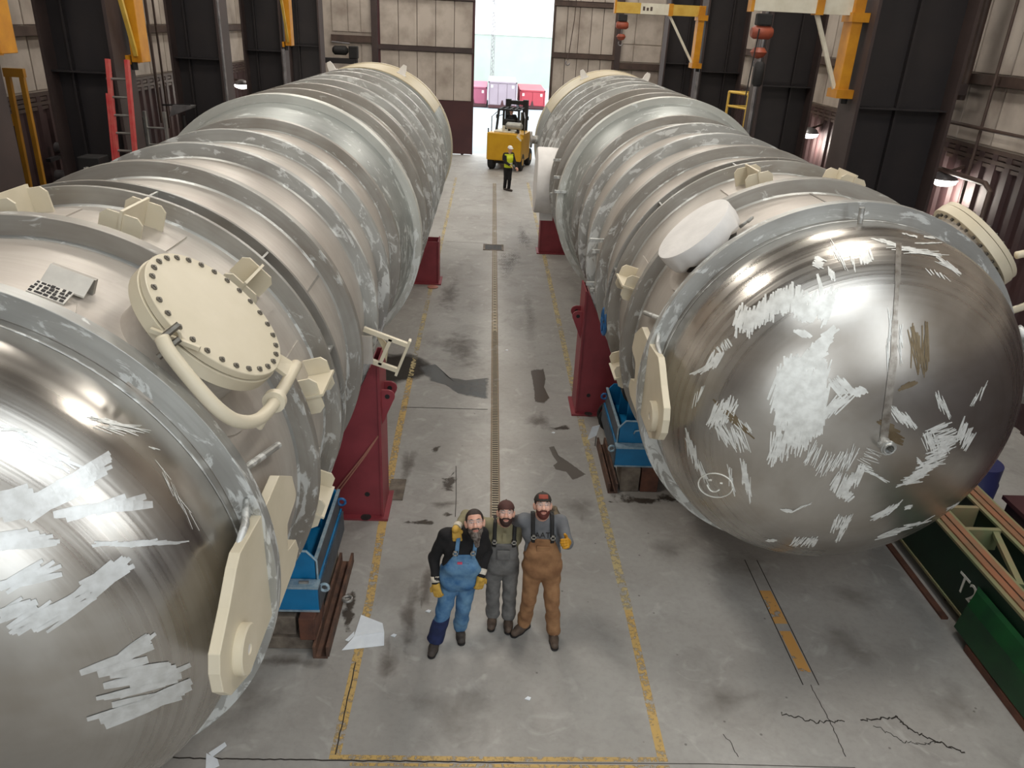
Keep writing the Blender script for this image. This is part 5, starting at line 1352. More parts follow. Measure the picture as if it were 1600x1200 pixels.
part('torn_corner', MB().prism([(-1.41, 6.52, 0.004), (-1.37, 6.50, 0.004), (-1.32, 6.57, 0.02), (-1.33, 6.64, 0.02)], (0, 0, 0.003)), 'paper', t)
t = thing('paper_scrap', (-2.32, 5.06, 0), 'small folded white scrap at the bottom left by the floor joint', 'paper')
part('flap', MB().prism([(-2.42, 5.06, 0.003), (-2.30, 5.0, 0.003), (-2.26, 4.93, 0.003), (-2.36, 4.86, 0.003)], (0, 0, 0.003)), 'paper', t)
part('flap', MB().prism([(-2.40, 5.06, 0.006), (-2.28, 5.16, 0.03), (-2.25, 5.12, 0.03), (-2.35, 5.02, 0.006)], (0, 0, 0.003)), 'paper', t)
for i, (x, y, lb) in enumerate(((0.47, 14.95, 'small pale scrap on the floor right of the drain'), (-0.9, 6.6, 'tiny white scrap beside the large white sheet'), (-0.55, 7.0, 'tiny white scrap left of the man in denim overalls'), (0.55, 5.75, 'tiny curled white shaving in front of the three men'), (1.2, 11.4, 'tiny white speck on the floor near the grey damp patch'))):
    tag(part('litter_scrap', MB().prism([(x - 0.03, y, 0.002), (x + 0.02, y - 0.02, 0.002), (x + 0.035, y + 0.015, 0.002), (x, y + 0.03, 0.002)], (0.004, 0, 0.008)), 'paper', loc=(x, y, 0)), lb, 'scrap')
tag(part('round_lid', MB().lathe([(0, 0), (0, 0.13), (0.02, 0.14), (0.025, 0.12), (0.025, 0)], (-1.35, 19.0, 0), (0, 0, 1), 28), 'rodpink', loc=(-1.35, 19.0, 0), auto=40), 'small round pinkish lid on the floor by the far left saddle', 'lid')

# ------------------------------------------------------------------ forklift in the doorway
fk = thing('forklift', (0.62, 36.6, 0), 'yellow forklift in the doorway seen from behind', 'forklift', rz=math.radians(-14))
def fp(name, mb_, m_, par=None, **kw): return part(name, mb_, m_, par or fk, local=True, **kw)
poly = [(-0.82, 0.46), (0.80, 0.46), (0.80, 1.45), (0.52, 1.68), (-0.82, 1.68)]
fp('counterweight', MB().prism([(x, 0, z) for x, z in poly], (0, 0.55, 0)), 'fork', bevel=0.05)
fp('body', MB().box((-0.80, 0.55, 0.40), (0.78, 2.05, 1.62)), 'fork', bevel=0.03)
fp('hood', MB().box((-0.55, 0.2, 1.66), (0.45, 1.3, 1.76)), 'cream', bevel=0.04)
fp('warning_strip', MB().prism([(0.56, -0.006, 1.55), (0.78, -0.006, 1.37), (0.80, -0.006, 1.43), (0.60, -0.006, 1.61)], (0, 0.01, 0)), 'cream')
for sx in (-1, 1):
    for y in (0.5, 2.3):
        w = fp('wheel', MB().lathe([(-0.14, 0.0), (-0.14, 0.36), (-0.1, 0.40), (0.1, 0.40), (0.14, 0.36), (0.14, 0.0)], (sx * 0.66, y, 0.40), (1, 0, 0), 24), 'black', auto=40)
        part('rim', MB().lathe([(-0.15, 0.0), (-0.15, 0.16), (0.15, 0.16), (0.15, 0.0)], (sx * 0.66, y, 0.40), (1, 0, 0), 18), 'fork', w, local=True)
fp('rear_axle', MB().box((-0.6, 0.35, 0.28), (0.6, 0.6, 0.5)), 'black')
fp('tow_pin', MB().cyl((0, -0.05, 0.5), (0, -0.05, 0.72), 0.04, 10), 'black')
for x in (-0.52, 0.52):
    fp('guard_post', MB().bar((x, 0.55, 1.66), (x * 0.9, 0.75, 2.62), 0.09, 0.12), 'black')
    fp('guard_post', MB().bar((x, 1.95, 1.5), (x * 0.9, 1.75, 2.62), 0.09, 0.1), 'black')
fp('guard_roof', MB().box((-0.52, 0.7, 2.58), (0.52, 0.78, 2.66)).box((-0.52, 1.7, 2.58), (0.52, 1.78, 2.66)), 'black')
for i in range(5):
    fp('guard_bar', MB().box((-0.48 + i * 0.24 - 0.03, 0.74, 2.60), (-0.48 + i * 0.24 + 0.03, 1.74, 2.65)), 'black')
for x in (-0.42, 0.42):
    fp('mast_rail', MB().box((x - 0.12, 2.35, 0.12), (x + 0.12, 2.55, 2.95)), 'black')
    fp('lift_cylinder', MB().cyl((x * 0.6, 2.4, 0.2), (x * 0.6, 2.4, 2.4), 0.05, 10), 'rung')
fp('mast_cross', MB().box((-0.4, 2.38, 2.72), (0.4, 2.52, 2.9)), 'black')
fp('mast_cross', MB().box((-0.4, 2.38, 1.9), (0.4, 2.48, 2.02)), 'black')
fp('carriage', MB().box((-0.6, 2.6, 0.4), (0.6, 2.7, 1.2)), 'black')
for x in (-0.3, 0.3):
    fp('fork_tine', MB().box((x - 0.06, 2.7, 0.05), (x + 0.06, 3.8, 0.1)).box((x - 0.06, 2.68, 0.05), (x + 0.06, 2.73, 1.0)), 'black')
fp('gas_cylinder', MB().tube([(-0.02, 0.35, 1.98), (0.05, 0.35, 1.98), (0.68, 0.35, 1.98), (0.75, 0.35, 1.98)], [0.08, 0.16, 0.16, 0.08], 18), 'gastank', auto=40)
fp('cylinder_cradle', MB().box((0.1, 0.25, 1.70), (0.18, 0.45, 1.86)).box((0.5, 0.25, 1.70), (0.58, 0.45, 1.86)), 'black')
for sx in (-1, 1):
    fp('side_mirror', MB().box((sx * 0.72 - 0.06, 1.5, 2.15), (sx * 0.72 + 0.06, 1.54, 2.32)), 'black')
    fp('mirror_arm', MB().bar((sx * 0.5, 1.75, 2.3), (sx * 0.72, 1.54, 2.24), 0.03), 'black')
    fp('grab_rail', MB().tube([(sx * 0.78, 0.7, 1.6), (sx * 0.78, 0.7, 2.3), (sx * 0.62, 1.2, 2.5)], 0.025, 8), 'greypipe')
fp('seat', MB().box((-0.25, 0.95, 1.62), (0.25, 1.45, 1.78)).box((-0.25, 0.86, 1.7), (0.25, 0.98, 2.2)), 'black', bevel=0.03)
fp('light_post', MB().cyl((-0.78, 0.1, 1.66), (-0.78, 0.1, 1.85), 0.03, 8), 'black')
fp('exhaust_stack', MB().cyl((-0.1, 0.25, 1.7), (-0.1, 0.25, 1.98), 0.07, 12), 'cream')
# ------------------------------------------------------------------ people: one smooth distance field per body or garment
class SDF:
    def __init__(s, lo, hi, h):
        s.h = h; s.lo = np.array(lo, np.float32)
        s.n = np.ceil((np.array(hi) - np.array(lo)) / h).astype(int) + 1
        s.d = np.full(tuple(s.n), 1.0, np.float32); s.rs = 1.0
    def sub(s, lo, hi):
        a = np.clip(np.floor((np.array(lo) - s.lo) / s.h).astype(int), 0, s.n - 1)
        b = np.clip(np.ceil((np.array(hi) - s.lo) / s.h).astype(int) + 1, 1, s.n)
        ax = [s.lo[i] + s.h * np.arange(a[i], b[i], dtype=np.float32) for i in range(3)]
        return tuple(slice(a[i], b[i]) for i in range(3)), ax[0][:, None, None], ax[1][None, :, None], ax[2][None, None, :]
    def put(s, sl, d, k):
        o = s.d[sl]
        if k <= 0: s.d[sl] = np.minimum(o, d); return
        hh = np.maximum(k - np.abs(o - d), 0) / k
        s.d[sl] = np.minimum(o, d) - hh * hh * k * 0.25
    def cap(s, a, b, ra, rb, k=0.03):
        ra, rb = ra * s.rs, rb * s.rs; a = np.array(a, float); b = np.array(b, float); m = max(ra, rb) + 0.07
        sl, X, Y, Z = s.sub(np.minimum(a, b) - m, np.maximum(a, b) + m)
        if min(s.d[sl].shape) == 0: return s
        ba = b - a; L2 = float(ba @ ba) + 1e-9
        t = np.clip(((X - a[0]) * ba[0] + (Y - a[1]) * ba[1] + (Z - a[2]) * ba[2]) / L2, 0, 1)
        d = np.sqrt((X - a[0] - t * ba[0]) ** 2 + (Y - a[1] - t * ba[1]) ** 2 + (Z - a[2] - t * ba[2]) ** 2) - (ra + (rb - ra) * t)
        s.put(sl, d, k); return s
    def ell(s, c, r, k=0.03, rot=None):
        c = np.array(c, float); r = np.array(r, float) * s.rs; m = r.max() + 0.06
        sl, X, Y, Z = s.sub(c - m, c + m)
        if min(s.d[sl].shape) == 0: return s
        x, y, z = X - c[0], Y - c[1], Z - c[2]
        if rot is not None:
            q = np.array(rot)
            x, y, z = (q[0][0] * x + q[0][1] * y + q[0][2] * z, q[1][0] * x + q[1][1] * y + q[1][2] * z, q[2][0] * x + q[2][1] * y + q[2][2] * z)
        k0 = np.sqrt((x / r[0]) ** 2 + (y / r[1]) ** 2 + (z / r[2]) ** 2)
        k1 = np.sqrt((x / r[0] ** 2) ** 2 + (y / r[1] ** 2) ** 2 + (z / r[2] ** 2) ** 2) + 1e-6
        s.put(sl, k0 * (k0 - 1) / k1, k); return s
    def grid(s):
        ax = [s.lo[i] + s.h * np.arange(s.n[i], dtype=np.float32) for i in range(3)]
        return ax[0][:, None, None], ax[1][None, :, None], ax[2][None, None, :]
    def cut(s, f):
        s.d = np.maximum(s.d, f(*s.grid())); return s
    def wrinkle(s, amp, fr, seed):
        X, Y, Z = s.grid(); r = random.Random(seed)
        p = [r.uniform(0, 6.28) for _ in range(6)]
        w = np.sin(fr * (Z + 0.5 * X) + p[0]) * np.sin(0.6 * fr * (X - Y) + p[1]) + 0.6 * np.sin(1.7 * fr * Z + 0.8 * fr * X + p[2]) * np.sin(fr * Y + p[3])
        s.d = s.d + (amp * w).astype(np.float32); return s
    def mesh(s):
        d = s.d; n = d.shape
        neg = d < 0
        acc = np.zeros((n[0] - 1, n[1] - 1, n[2] - 1, 3), np.float32); cnt = np.zeros(acc.shape[:3], np.float32)
        edges = []
        for ax in range(3):
            A = [slice(None)] * 3; B = [slice(None)] * 3
            A[ax] = slice(0, -1); B[ax] = slice(1, None)
            cr = neg[tuple(A)] != neg[tuple(B)]
            I = np.argwhere(cr)
            if len(I) == 0: continue
            da = d[tuple(A)][cr]; db = d[tuple(B)][cr]
            p = I.astype(np.float32); p[:, ax] += da / (da - db)
            o1, o2 = [i for i in range(3) if i != ax]
            for u in (0, -1):
                for v in (0, -1):
                    J = I.copy(); J[:, o1] += u; J[:, o2] += v
                    ok = ((J >= 0) & (J < np.array(acc.shape[:3]))).all(1)
                    np.add.at(acc, tuple(J[ok].T), p[ok]); np.add.at(cnt, tuple(J[ok].T), 1)
            edges.append((ax, I, da < 0))
        act = cnt > 0
        idx = np.full(cnt.shape, -1, np.int64); idx[act] = np.arange(act.sum())
        V = acc[act] / cnt[act][:, None] * s.h + s.lo
        F = []
        for ax, I, ng in edges:
            o1, o2 = [(1, 2), (2, 0), (0, 1)][ax]
            ok = (I[:, o1] > 0) & (I[:, o2] > 0) & (I[:, o1] < n[o1] - 1) & (I[:, o2] < n[o2] - 1)
            I = I[ok]; ng = ng[ok]
            q = []
            for u, v in ((0, 0), (-1, 0), (-1, -1), (0, -1)):
                J = I.copy(); J[:, o1] += u; J[:, o2] += v
                q.append(idx[tuple(J.T)])
            q = np.stack(q, 1)
            q[~ng] = q[~ng][:, ::-1]
            F.append(q)
        return V, np.concatenate(F)

def sdf_part(name, s, m_, parent, label=None, smooth_it=1):
    V, F = s.mesh()
    base = wpos(parent)
    V = V - np.array(base, np.float32)
    me = bpy.data.meshes.new(name)
    me.vertices.add(len(V)); me.vertices.foreach_set('co', V.astype(np.float32).ravel())
    me.loops.add(len(F) * 4); me.loops.foreach_set('vertex_index', F.astype(np.int32).ravel())
    me.polygons.add(len(F)); me.polygons.foreach_set('loop_start', np.arange(0, len(F) * 4, 4, dtype=np.int32))
    me.update(calc_edges=True); me.validate()
    me.polygons.foreach_set('use_smooth', [True] * len(me.polygons))
    me.materials.append(M[m_] if isinstance(m_, str) else m_)
    o = bpy.data.objects.new(name, me); COL.objects.link(o); o.parent = parent
    if label: o['label'] = label
    if smooth_it:
        md = o.modifiers.new('relax', 'SMOOTH'); md.iterations = smooth_it; md.factor = 0.4
    return o

M['skin'] = paint('light_skin', rgb(214, 168, 148), rgb(200, 146, 126), 0.5, 0, 18)
M['hair'] = paint('dark_brown_hair', rgb(40, 30, 26), rgb(58, 44, 38), 0.7, 0, 60)
M['beardgrey'] = paint('grey_streaked_beard', rgb(112, 104, 98), rgb(56, 44, 38), 0.8, 0, 40, 0.42, 0.6)
M['bearddark'] = paint('dark_beard', rgb(44, 26, 22), rgb(60, 36, 30), 0.8, 0, 50)
M['beardred'] = paint('reddish_beard', rgb(92, 40, 32), rgb(70, 30, 26), 0.8, 0, 50)
M['eye'] = paint('eye_white', rgb(196, 186, 178), None, 0.25)
M['iris'] = paint('dark_iris', rgb(40, 30, 24), None, 0.2)
M['lip'] = paint('lip_pink', rgb(176, 104, 94), None, 0.45)
M['denim'] = paint('faded_blue_denim', rgb(104, 142, 172), rgb(34, 84, 132), 0.85, 0, 7.0, 0.32, 0.72, 0.15)
M['denimdark'] = paint('dark_denim_patch', rgb(28, 40, 82), rgb(20, 30, 62), 0.85, 0, 14)
M['blackcloth'] = paint('black_sweater', rgb(14, 13, 15), rgb(24, 22, 24), 0.9, 0, 10)
M['greycloth'] = paint('charcoal_work_overalls', rgb(116, 114, 112), rgb(84, 83, 82), 0.9, 0, 7, 0.35, 0.7, 0.15)
M['olive'] = paint('olive_henley_shirt', rgb(138, 130, 102), rgb(118, 112, 88), 0.9, 0, 7)
M['brownduck'] = paint('tan_duck_overalls', rgb(158, 118, 82), rgb(118, 82, 54), 0.9, 0, 6, 0.35, 0.7, 0.15)
M['greyshirt'] = paint('heather_grey_tshirt', rgb(106, 108, 112), rgb(94, 96, 100), 0.9, 0, 8)
M['glove'] = paint('yellow_leather_glove', rgb(196, 158, 70), rgb(176, 136, 54), 0.7, 0, 12)
M['glovewhite'] = paint('white_glove_back', rgb(214, 206, 192), rgb(190, 180, 162), 0.8, 0, 12)
M['glovecamo'] = paint('dark_camo_glove', rgb(60, 52, 42), rgb(104, 90, 70), 0.8, 0, 26, 0.45, 0.55)
M['gloveamber'] = paint('amber_work_glove', rgb(194, 140, 30), rgb(170, 120, 24), 0.6, 0, 10)
M['boot'] = paint('scuffed_dark_boot', rgb(74, 66, 60), rgb(44, 40, 38), 0.7, 0, 14)
M['bootbrown'] = paint('scuffed_brown_boot', rgb(96, 80, 68), rgb(66, 54, 46), 0.7, 0, 14)
M['capbrown'] = paint('maroon_brown_cap', rgb(84, 50, 44), rgb(68, 42, 38), 0.8, 0, 10)
M['capdark'] = paint('dark_cap_with_mesh', rgb(44, 38, 34), rgb(56, 50, 44), 0.8, 0, 40)
M['capred'] = paint('brick_red_cap_panel', rgb(140, 64, 50), None, 0.8)
M['strapblack'] = paint('black_webbing', rgb(20, 18, 18), None, 0.7)
M['buckle'] = paint('silver_buckle', rgb(200, 198, 192), None, 0.3, 0.8)
M['pinklabel'] = paint('pink_red_cloth_patch', rgb(214, 84, 110), None, 0.8)
M['hivis'] = paint('hi_vis_yellow', rgb(206, 220, 40), rgb(190, 204, 36), 0.6, 0, 6)
gl = N('safety_lens'); gl.p.inputs['Base Color'].default_value = (1, 1, 1, 1); gl.p.inputs['Roughness'].default_value = 0.08
gl.p.inputs['Alpha'].default_value = 0.12; gl.p.inputs['Specular IOR Level'].default_value = 0.9
M['lens'] = gl.m
M['frame'] = paint('clear_grey_frame', rgb(180, 172, 168), None, 0.25)

def head_frame(fwd, up=(0, 0, 1), lean=0.0):
    f = Vector(fwd).normalized(); r = f.cross(Vector(up)).normalized(); u = r.cross(f)
    q = Matrix.Rotation(lean, 3, f)
    return q @ r, f, q @ u            # right (viewer's left when facing us), forward, up

class Person:
    def __init__(s, loc, label, h=0.006):
        s.root = thing('person', loc, label, 'person'); s.h = h; s.hs = 1.0
    def hp(s, x, y, z):               # head-frame point -> world
        return np.array(s.hc + (s.hr * x + s.hf * y + s.hu * z) * s.hs)
    def hrot(s): return [list(s.hr), list(s.hf), list(s.hu)]

def hand_prims(w, dirv, palm_n, curl, size=1.0, side=1, thumb_out=0.9, fist=False):
    """palm, four fingers with two bends and a thumb; w wrist, dirv along the hand, palm_n palm normal"""
    d = Vector(dirv).normalized(); n = (Vector(palm_n) - d * Vector(palm_n).dot(d)).normalized(); sd = d.cross(n).normalized() * side
    w = Vector(w); P = []
    kn = w + d * 0.085 * size
    for i in range(4):
        o = (i - 1.5) * 0.0205 * size
        P.append((w + d * 0.02 + sd * o * 0.7, kn + sd * o, 0.0165 * size, 0.0125 * size, 0.012))
    lens = (0.072, 0.080, 0.074, 0.058)
    for i in range(4):
        o = (1.5 - i) * 0.0205 * size
        p = kn + sd * o
        a = curl * 0.7
        d1 = (d * math.cos(a) + n * math.sin(a)); p1 = p + d1 * lens[i] * 0.5 * size
        a2 = curl * 1.6; d2 = (d * math.cos(a2) + n * math.sin(a2)); p2 = p1 + d2 * lens[i] * 0.32 * size
        a3 = curl * 2.2; d3 = (d * math.cos(a3) + n * math.sin(a3)); p3 = p2 + d3 * lens[i] * 0.24 * size
        sp = sd * (1.5 - i) * 0.003
        P.append((p, p1 + sp, 0.0105 * size, 0.0098 * size, 0.005)); P.append((p1 + sp, p2 + sp, 0.0098 * size, 0.0092 * size, 0.004)); P.append((p2 + sp, p3 + sp, 0.0092 * size, 0.0078 * size, 0.004))
    tb = w + d * 0.028 * size + sd * 0.026 * size
    t1 = tb + (d * 0.55 + sd * thumb_out + n * 0.25).normalized() * 0.042 * size
    t2 = t1 + (d * 0.85 + sd * thumb_out * 0.35 + n * 0.3).normalized() * 0.034 * size
    P.append((tb, t1, 0.0145 * size, 0.0115 * size, 0.012)); P.append((t1, t2, 0.0112 * size, 0.009 * size, 0.005))
    return P

def add_hand(s, prims, off=0.0):
    for a, b, ra, rb, k in prims: s.cap(a, b, ra + off, rb + off, k)

def build_head(p, s):
    H_, R_ = p.hp, p.hrot(); s.rs = p.hs
    s.ell(H_(0, -0.012, 0.035), (0.077, 0.097, 0.088), 0.0, R_)
    s.ell(H_(0, 0.028, -0.04), (0.062, 0.070, 0.078), 0.04, R_)
    s.ell(H_(0, 0.062, -0.094), (0.030, 0.028, 0.024), 0.03, R_)
    s.ell(H_(0, 0.078, 0.030), (0.055, 0.018, 0.012), 0.02, R_)
    for x in (-1, 1):
        s.ell(H_(x * 0.036, 0.070, -0.022), (0.026, 0.026, 0.024), 0.02, R_)
        s.ell(H_(x * 0.078, -0.008, -0.006), (0.012, 0.026, 0.034), 0.012, R_)
        s.ell(H_(x * 0.088, -0.018, 0.004), (0.006, 0.020, 0.026), 0.008, R_)
        s.ell(H_(x * 0.013, 0.108, -0.030), (0.010, 0.012, 0.009), 0.008, R_)
    s.cap(H_(0, 0.088, 0.014), H_(0, 0.118, -0.026), 0.010, 0.0145, 0.014)
    s.ell(H_(0, 0.093, -0.058), (0.026, 0.012, 0.008), 0.01, R_)
    s.ell(H_(0, 0.090, -0.072), (0.022, 0.012, 0.008), 0.01, R_)

def limb_pts(*pts): return [np.array(q, float) for q in pts]

def make_person(loc, label, J, o):
    """J: joints in world space; o: look options"""
    g = o.get('girth', 1.0)
    p = Person(loc, label)
    p.hs = o.get('hs', 1.06); p.hc = Vector(J['head']); p.hr, p.hf, p.hu = head_frame(o['look'], (0, 0, 1), o.get('tilt', 0))
    allp = np.array([list(v) for v in J.values()])
    lo = allp.min(0) - (0.28, 0.28, 0.12); hi = allp.max(0) + (0.28, 0.30, 0.22); lo[2] = max(lo[2], -0.02)
    pel, che, nk = (np.array(J[k], float) for k in ('pelvis', 'chest', 'neck'))
    xax = np.array(J['shl']) - np.array(J['shr']); xax[2] = 0; xax = xax / np.linalg.norm(xax)
    hx = np.array(J['hipl']) - np.array(J['hipr']); hx = hx / np.linalg.norm(hx)
    yax = np.array([-xax[1], xax[0], 0.0]);
    if yax[1] < 0: yax = -yax        # towards the person's back
    def torso(s, off, kk=0.06):
        w = 0.085 * g
        s.cap(che - xax * w, che + xax * w, 0.122 * (0.5 + 0.5 * g) + off, 0.122 * (0.5 + 0.5 * g) + off, kk)
        mid = (che + pel) / 2 - yax * o.get('belly', 0.0)
        s.cap(mid - xax * 0.062 * g, mid + xax * 0.062 * g, 0.118 * g + off, 0.118 * g + off, kk)
        s.cap(pel - hx * 0.066 * g, pel + hx * 0.066 * g, 0.122 * g + off, 0.122 * g + off, kk)
        up = (np.array(J['shl']) + np.array(J['shr'])) / 2
        s.cap(np.array(J['shr']) * 0.8 + up * 0.2, np.array(J['shl']) * 0.8 + up * 0.2, 0.062 + off, 0.062 + off, kk)
        s.cap(up + (0, 0, 0.0), nk, 0.075 + off * 0.6, 0.062 + off * 0.3, 0.05)
    def arms(s, off, which=('r', 'l'), end=1.0, kk=0.03):
        for q in which:
            a, b, c = (np.array(J[k + q], float) for k in ('sh', 'el', 'wr'))
            s.cap(a, b, 0.060 * (0.6 + 0.4 * g) + off, 0.047 + off, kk)
            if end > 0: s.cap(b, b + (c - b) * end, 0.047 + off, (0.047 - 0.016 * end) + off * 0.8, kk)
    def legs(s, off0, off1, kk=0.05, end=1.0):
        for q in ('r', 'l'):
            a, b, c = (np.array(J[k + q], float) for k in ('hip', 'kn', 'an'))
            s.cap(a, b, 0.088 * (0.5 + 0.5 * g) + off0, 0.062 + off0 * 0.9, kk)
            s.cap(b, b + (c - b) * end, 0.060 + off0 * 0.9, 0.042 + off1, kk)
    hands = {}
    for q in ('r', 'l'):
        if 'hand' + q in o:
            hd = dict(o['hand' + q]); hands[q] = hand_prims(J['wr' + q], hd['d'], hd['n'], hd['curl'], 1.05, hd['side'], hd.get('thumb', 0.9))
    # --- the body: one continuous surface
    s = SDF(lo, hi, 0.0062)
    torso(s, -0.004); arms(s, -0.002); legs(s, -0.004, -0.004)
    hneck = p.hp(0, -0.03, -0.07)
    s.cap(nk, hneck, 0.060, 0.054, 0.03)
    build_head(p, s); s.rs = 1.0
    for q, pr in hands.items(): add_hand(s, pr)
    for q in ('r', 'l'):
        an, toe = np.array(J['an' + q], float), np.array(J['toe' + q], float)
        s.cap(an, toe, 0.038, 0.028, 0.03)
    body = sdf_part('body', s, 'skin', p.root)
    # --- eyes
    for x in (-1, 1):
        c = Vector(p.hp(x * 0.031, 0.0795, 0.009))
        e = part('eye', MB().lathe([(-0.0115, 0.0), (-0.008, 0.0085), (0, 0.0115), (0.008, 0.0085), (0.0115, 0)], c, p.hf, 14), 'eye', p.root, smooth=True)
        part('iris', MB().lathe([(0.0085, 0.0072), (0.0122, 0.005), (0.0128, 0.0)], c, p.hf, 12), 'iris', e, smooth=True)
        part('eyelid', MB().tube([p.hp(x * 0.018, 0.090, 0.013), p.hp(x * 0.031, 0.0935, 0.017), p.hp(x * 0.045, 0.086, 0.013)], [0.003, 0.0045, 0.003], 6), 'skin', e, smooth=True)
        part('eyebrow', MB().tube([p.hp(x * 0.014, 0.099, 0.031), p.hp(x * 0.032, 0.097, 0.037), p.hp(x * 0.05, 0.086, 0.033)], [0.004, 0.005, 0.003], 6), 'hair', p.root, smooth=True)
    part('lips', MB().tube([p.hp(-0.024, 0.090, -0.064), p.hp(-0.010, 0.1035, -0.063), p.hp(0.010, 0.1035, -0.063), p.hp(0.024, 0.090, -0.064)], [0.003, 0.0065, 0.0065, 0.003], 8), 'lip', p.root, smooth=True)
    # --- hair, beard, cap
    def HS(*q):
        z = SDF(*q); z.rs = p.hs; return z
    hlo, hhi = np.array(p.hc) - 0.27, np.array(p.hc) + 0.22
    def local(X, Y, Z):
        x, y, z = (X - p.hc[0]) / p.hs, (Y - p.hc[1]) / p.hs, (Z - p.hc[2]) / p.hs
        return (p.hr[0] * x + p.hr[1] * y + p.hr[2] * z, p.hf[0] * x + p.hf[1] * y + p.hf[2] * z, p.hu[0] * x + p.hu[1] * y + p.hu[2] * z)
    R_ = p.hrot()
    s = HS(hlo, hhi, 0.005)
    s.ell(p.hp(0, -0.012, 0.037), (0.081, 0.101, 0.092), 0.0, R_)
    def hair_reg(X, Y, Z):
        x, y, z = local(X, Y, Z)
        return np.maximum(np.minimum(y - 0.045, 0.078 - z - 0.25 * np.maximum(0, np.abs(x) - 0.03)), -z - 0.055 + np.maximum(0, y + 0.02) * 1.4)
    s.cut(hair_reg)
    sdf_part('hair', s, 'hair', p.root)
    s = HS(hlo, hhi, 0.0045)
    s.ell(p.hp(0, 0.030, -0.046), (0.067, 0.074, 0.082), 0.0, R_)
    s.ell(p.hp(0, 0.066, -0.096), (0.034, 0.034, 0.030), 0.03, R_)
    s.ell(p.hp(0, 0.090, -0.050), (0.034, 0.014, 0.008), 0.01, R_)
    if o.get('beard') == 'long':
        s.cap(p.hp(0, 0.078, -0.11), p.hp(0.0, 0.072, -0.19), 0.040, 0.020, 0.03)
        s.wrinkle(0.002, 90, 4)
    def beard_reg(X, Y, Z):
        x, y, z = local(X, Y, Z)
        mouth = np.sqrt((x / 0.024) ** 2 + ((z + 0.066) / 0.0125) ** 2)
        m1 = (1 - mouth) * 0.012
        top = z + 0.048 + 0.25 * np.maximum(0, 0.055 - np.abs(x)) * 0 - 0.9 * np.maximum(0, np.abs(x) - 0.042)
        tash = np.maximum(np.abs(x) - 0.034, np.abs(z + 0.049) - 0.009)
        return np.maximum(np.maximum(np.minimum(np.where(np.abs(x) < 0.036, z + 0.062, top), tash), m1), -(y + 0.0))
    s.cut(beard_reg)
    sdf_part('beard', s, o['beardmat'], p.root)
    if 'cap' in o:
        s = HS(hlo, hhi, 0.005)
        s.ell(p.hp(0, -0.010, 0.048), (0.086, 0.106, 0.088), 0.0, R_)
        s.cut(lambda X, Y, Z: (lambda x, y, z: (0.050 - 0.12 * (y - 0.0)) - z)(*local(X, Y, Z)))
        capo = sdf_part('cap', s, o['cap'], p.root)
        s = HS(hlo, hhi, 0.0045)
        sg = o.get('brim', 1)
        s.ell(p.hp(0, sg * 0.098, 0.046 if sg > 0 else 0.05), (0.070, 0.050 if sg > 0 else 0.075, 0.009), 0.0, R_)
        sdf_part('cap_brim', s, o['cap'], capo)
        part('cap_button', MB().lathe([(0, 0.009), (0.006, 0.007), (0.008, 0)], p.hp(0, -0.010, 0.135), p.hu, 10), o['cap'], capo, smooth=True)
        if 'cappanel' in o:
            s = HS(hlo, hhi, 0.005)
            s.ell(p.hp(0, -0.010, 0.048), (0.089, 0.109, 0.091), 0.0, R_)
            s.cut(lambda X, Y, Z: (lambda x, y, z: np.maximum(np.maximum(np.abs(x) - 0.046, np.abs(z - 0.088) - 0.022), -y))(*local(X, Y, Z)))
            sdf_part('cap_panel', s, o['cappanel'], capo)
    # --- safety glasses
    gfr = part('glasses', MB().tube([p.hp(x, y, 0.012) for x, y in ((-0.080, 0.0), (-0.074, 0.06), (-0.060, 0.098), (-0.030, 0.112), (0, 0.116), (0.030, 0.112), (0.060, 0.098), (0.074, 0.06), (0.080, 0.0))], 0.0028, 6).tube([p.hp(x, y, 0.030) for x, y in ((-0.066, 0.092), (-0.030, 0.110), (0, 0.113), (0.030, 0.110), (0.066, 0.092))], 0.0028, 6), 'frame', p.root, smooth=True)
    for x in (-1, 1):
        m_ = MB(); rows = []
        pts_ = [(x * 0.010, 0.1165), (x * 0.026, 0.1145), (x * 0.045, 0.107), (x * 0.062, 0.094)]
        for zz in (-0.018, 0.006, 0.030): rows += [p.hp(a, b - 0.15 * max(0, -zz), zz) for a, b in pts_]
        m_.add(rows, [(r * 4 + i, r * 4 + i + 1, r * 4 + i + 5, r * 4 + i + 4) for r in range(2) for i in range(3)])
        part('lens', m_, 'lens', gfr, smooth=True)
    # --- shirt
    s = SDF(lo, hi, 0.0075)
    torso(s, 0.010); arms(s, 0.012, end=o.get('sleeve', 0.97))
    if o.get('collar'): s.cap(nk - (0, 0, 0.02), nk * 0.45 + hneck * 0.55, 0.080, 0.074, 0.02)
    s.wrinkle(0.003, 32, 5)
    zt = nk[2] + (0.10 if o.get('collar') else 0.012)
    s.cut(lambda X, Y, Z: np.maximum(np.minimum(Z - zt - 0.35 * (Y - nk[1]), 0.115 - np.abs(X - nk[0])), pel[2] - 0.1 - Z))
    if not o.get('collar'):
        s.cut(lambda X, Y, Z: 0.072 - np.sqrt((X - nk[0]) ** 2 + (Y - nk[1] + 0.01) ** 2 + ((Z - nk[2] - 0.03) * 0.8) ** 2))
    shirt = sdf_part('shirt', s, o['shirt'], p.root, smooth_it=2)
    # --- overalls: legs, seat and bib
    xc = lambda Z: pel[0] + (che[0] - pel[0]) * (Z - pel[2]) / (che[2] - pel[2])
    yc = lambda Z: pel[1] + (che[1] - pel[1]) * (Z - pel[2]) / (che[2] - pel[2])
    zw = pel[2] + 0.14; zb = che[2] + o.get('bibtop', 0.02)
    bw0, bw1 = 0.20 * g, o.get('bibw', 0.105)
    s = SDF(lo, hi, 0.0075)
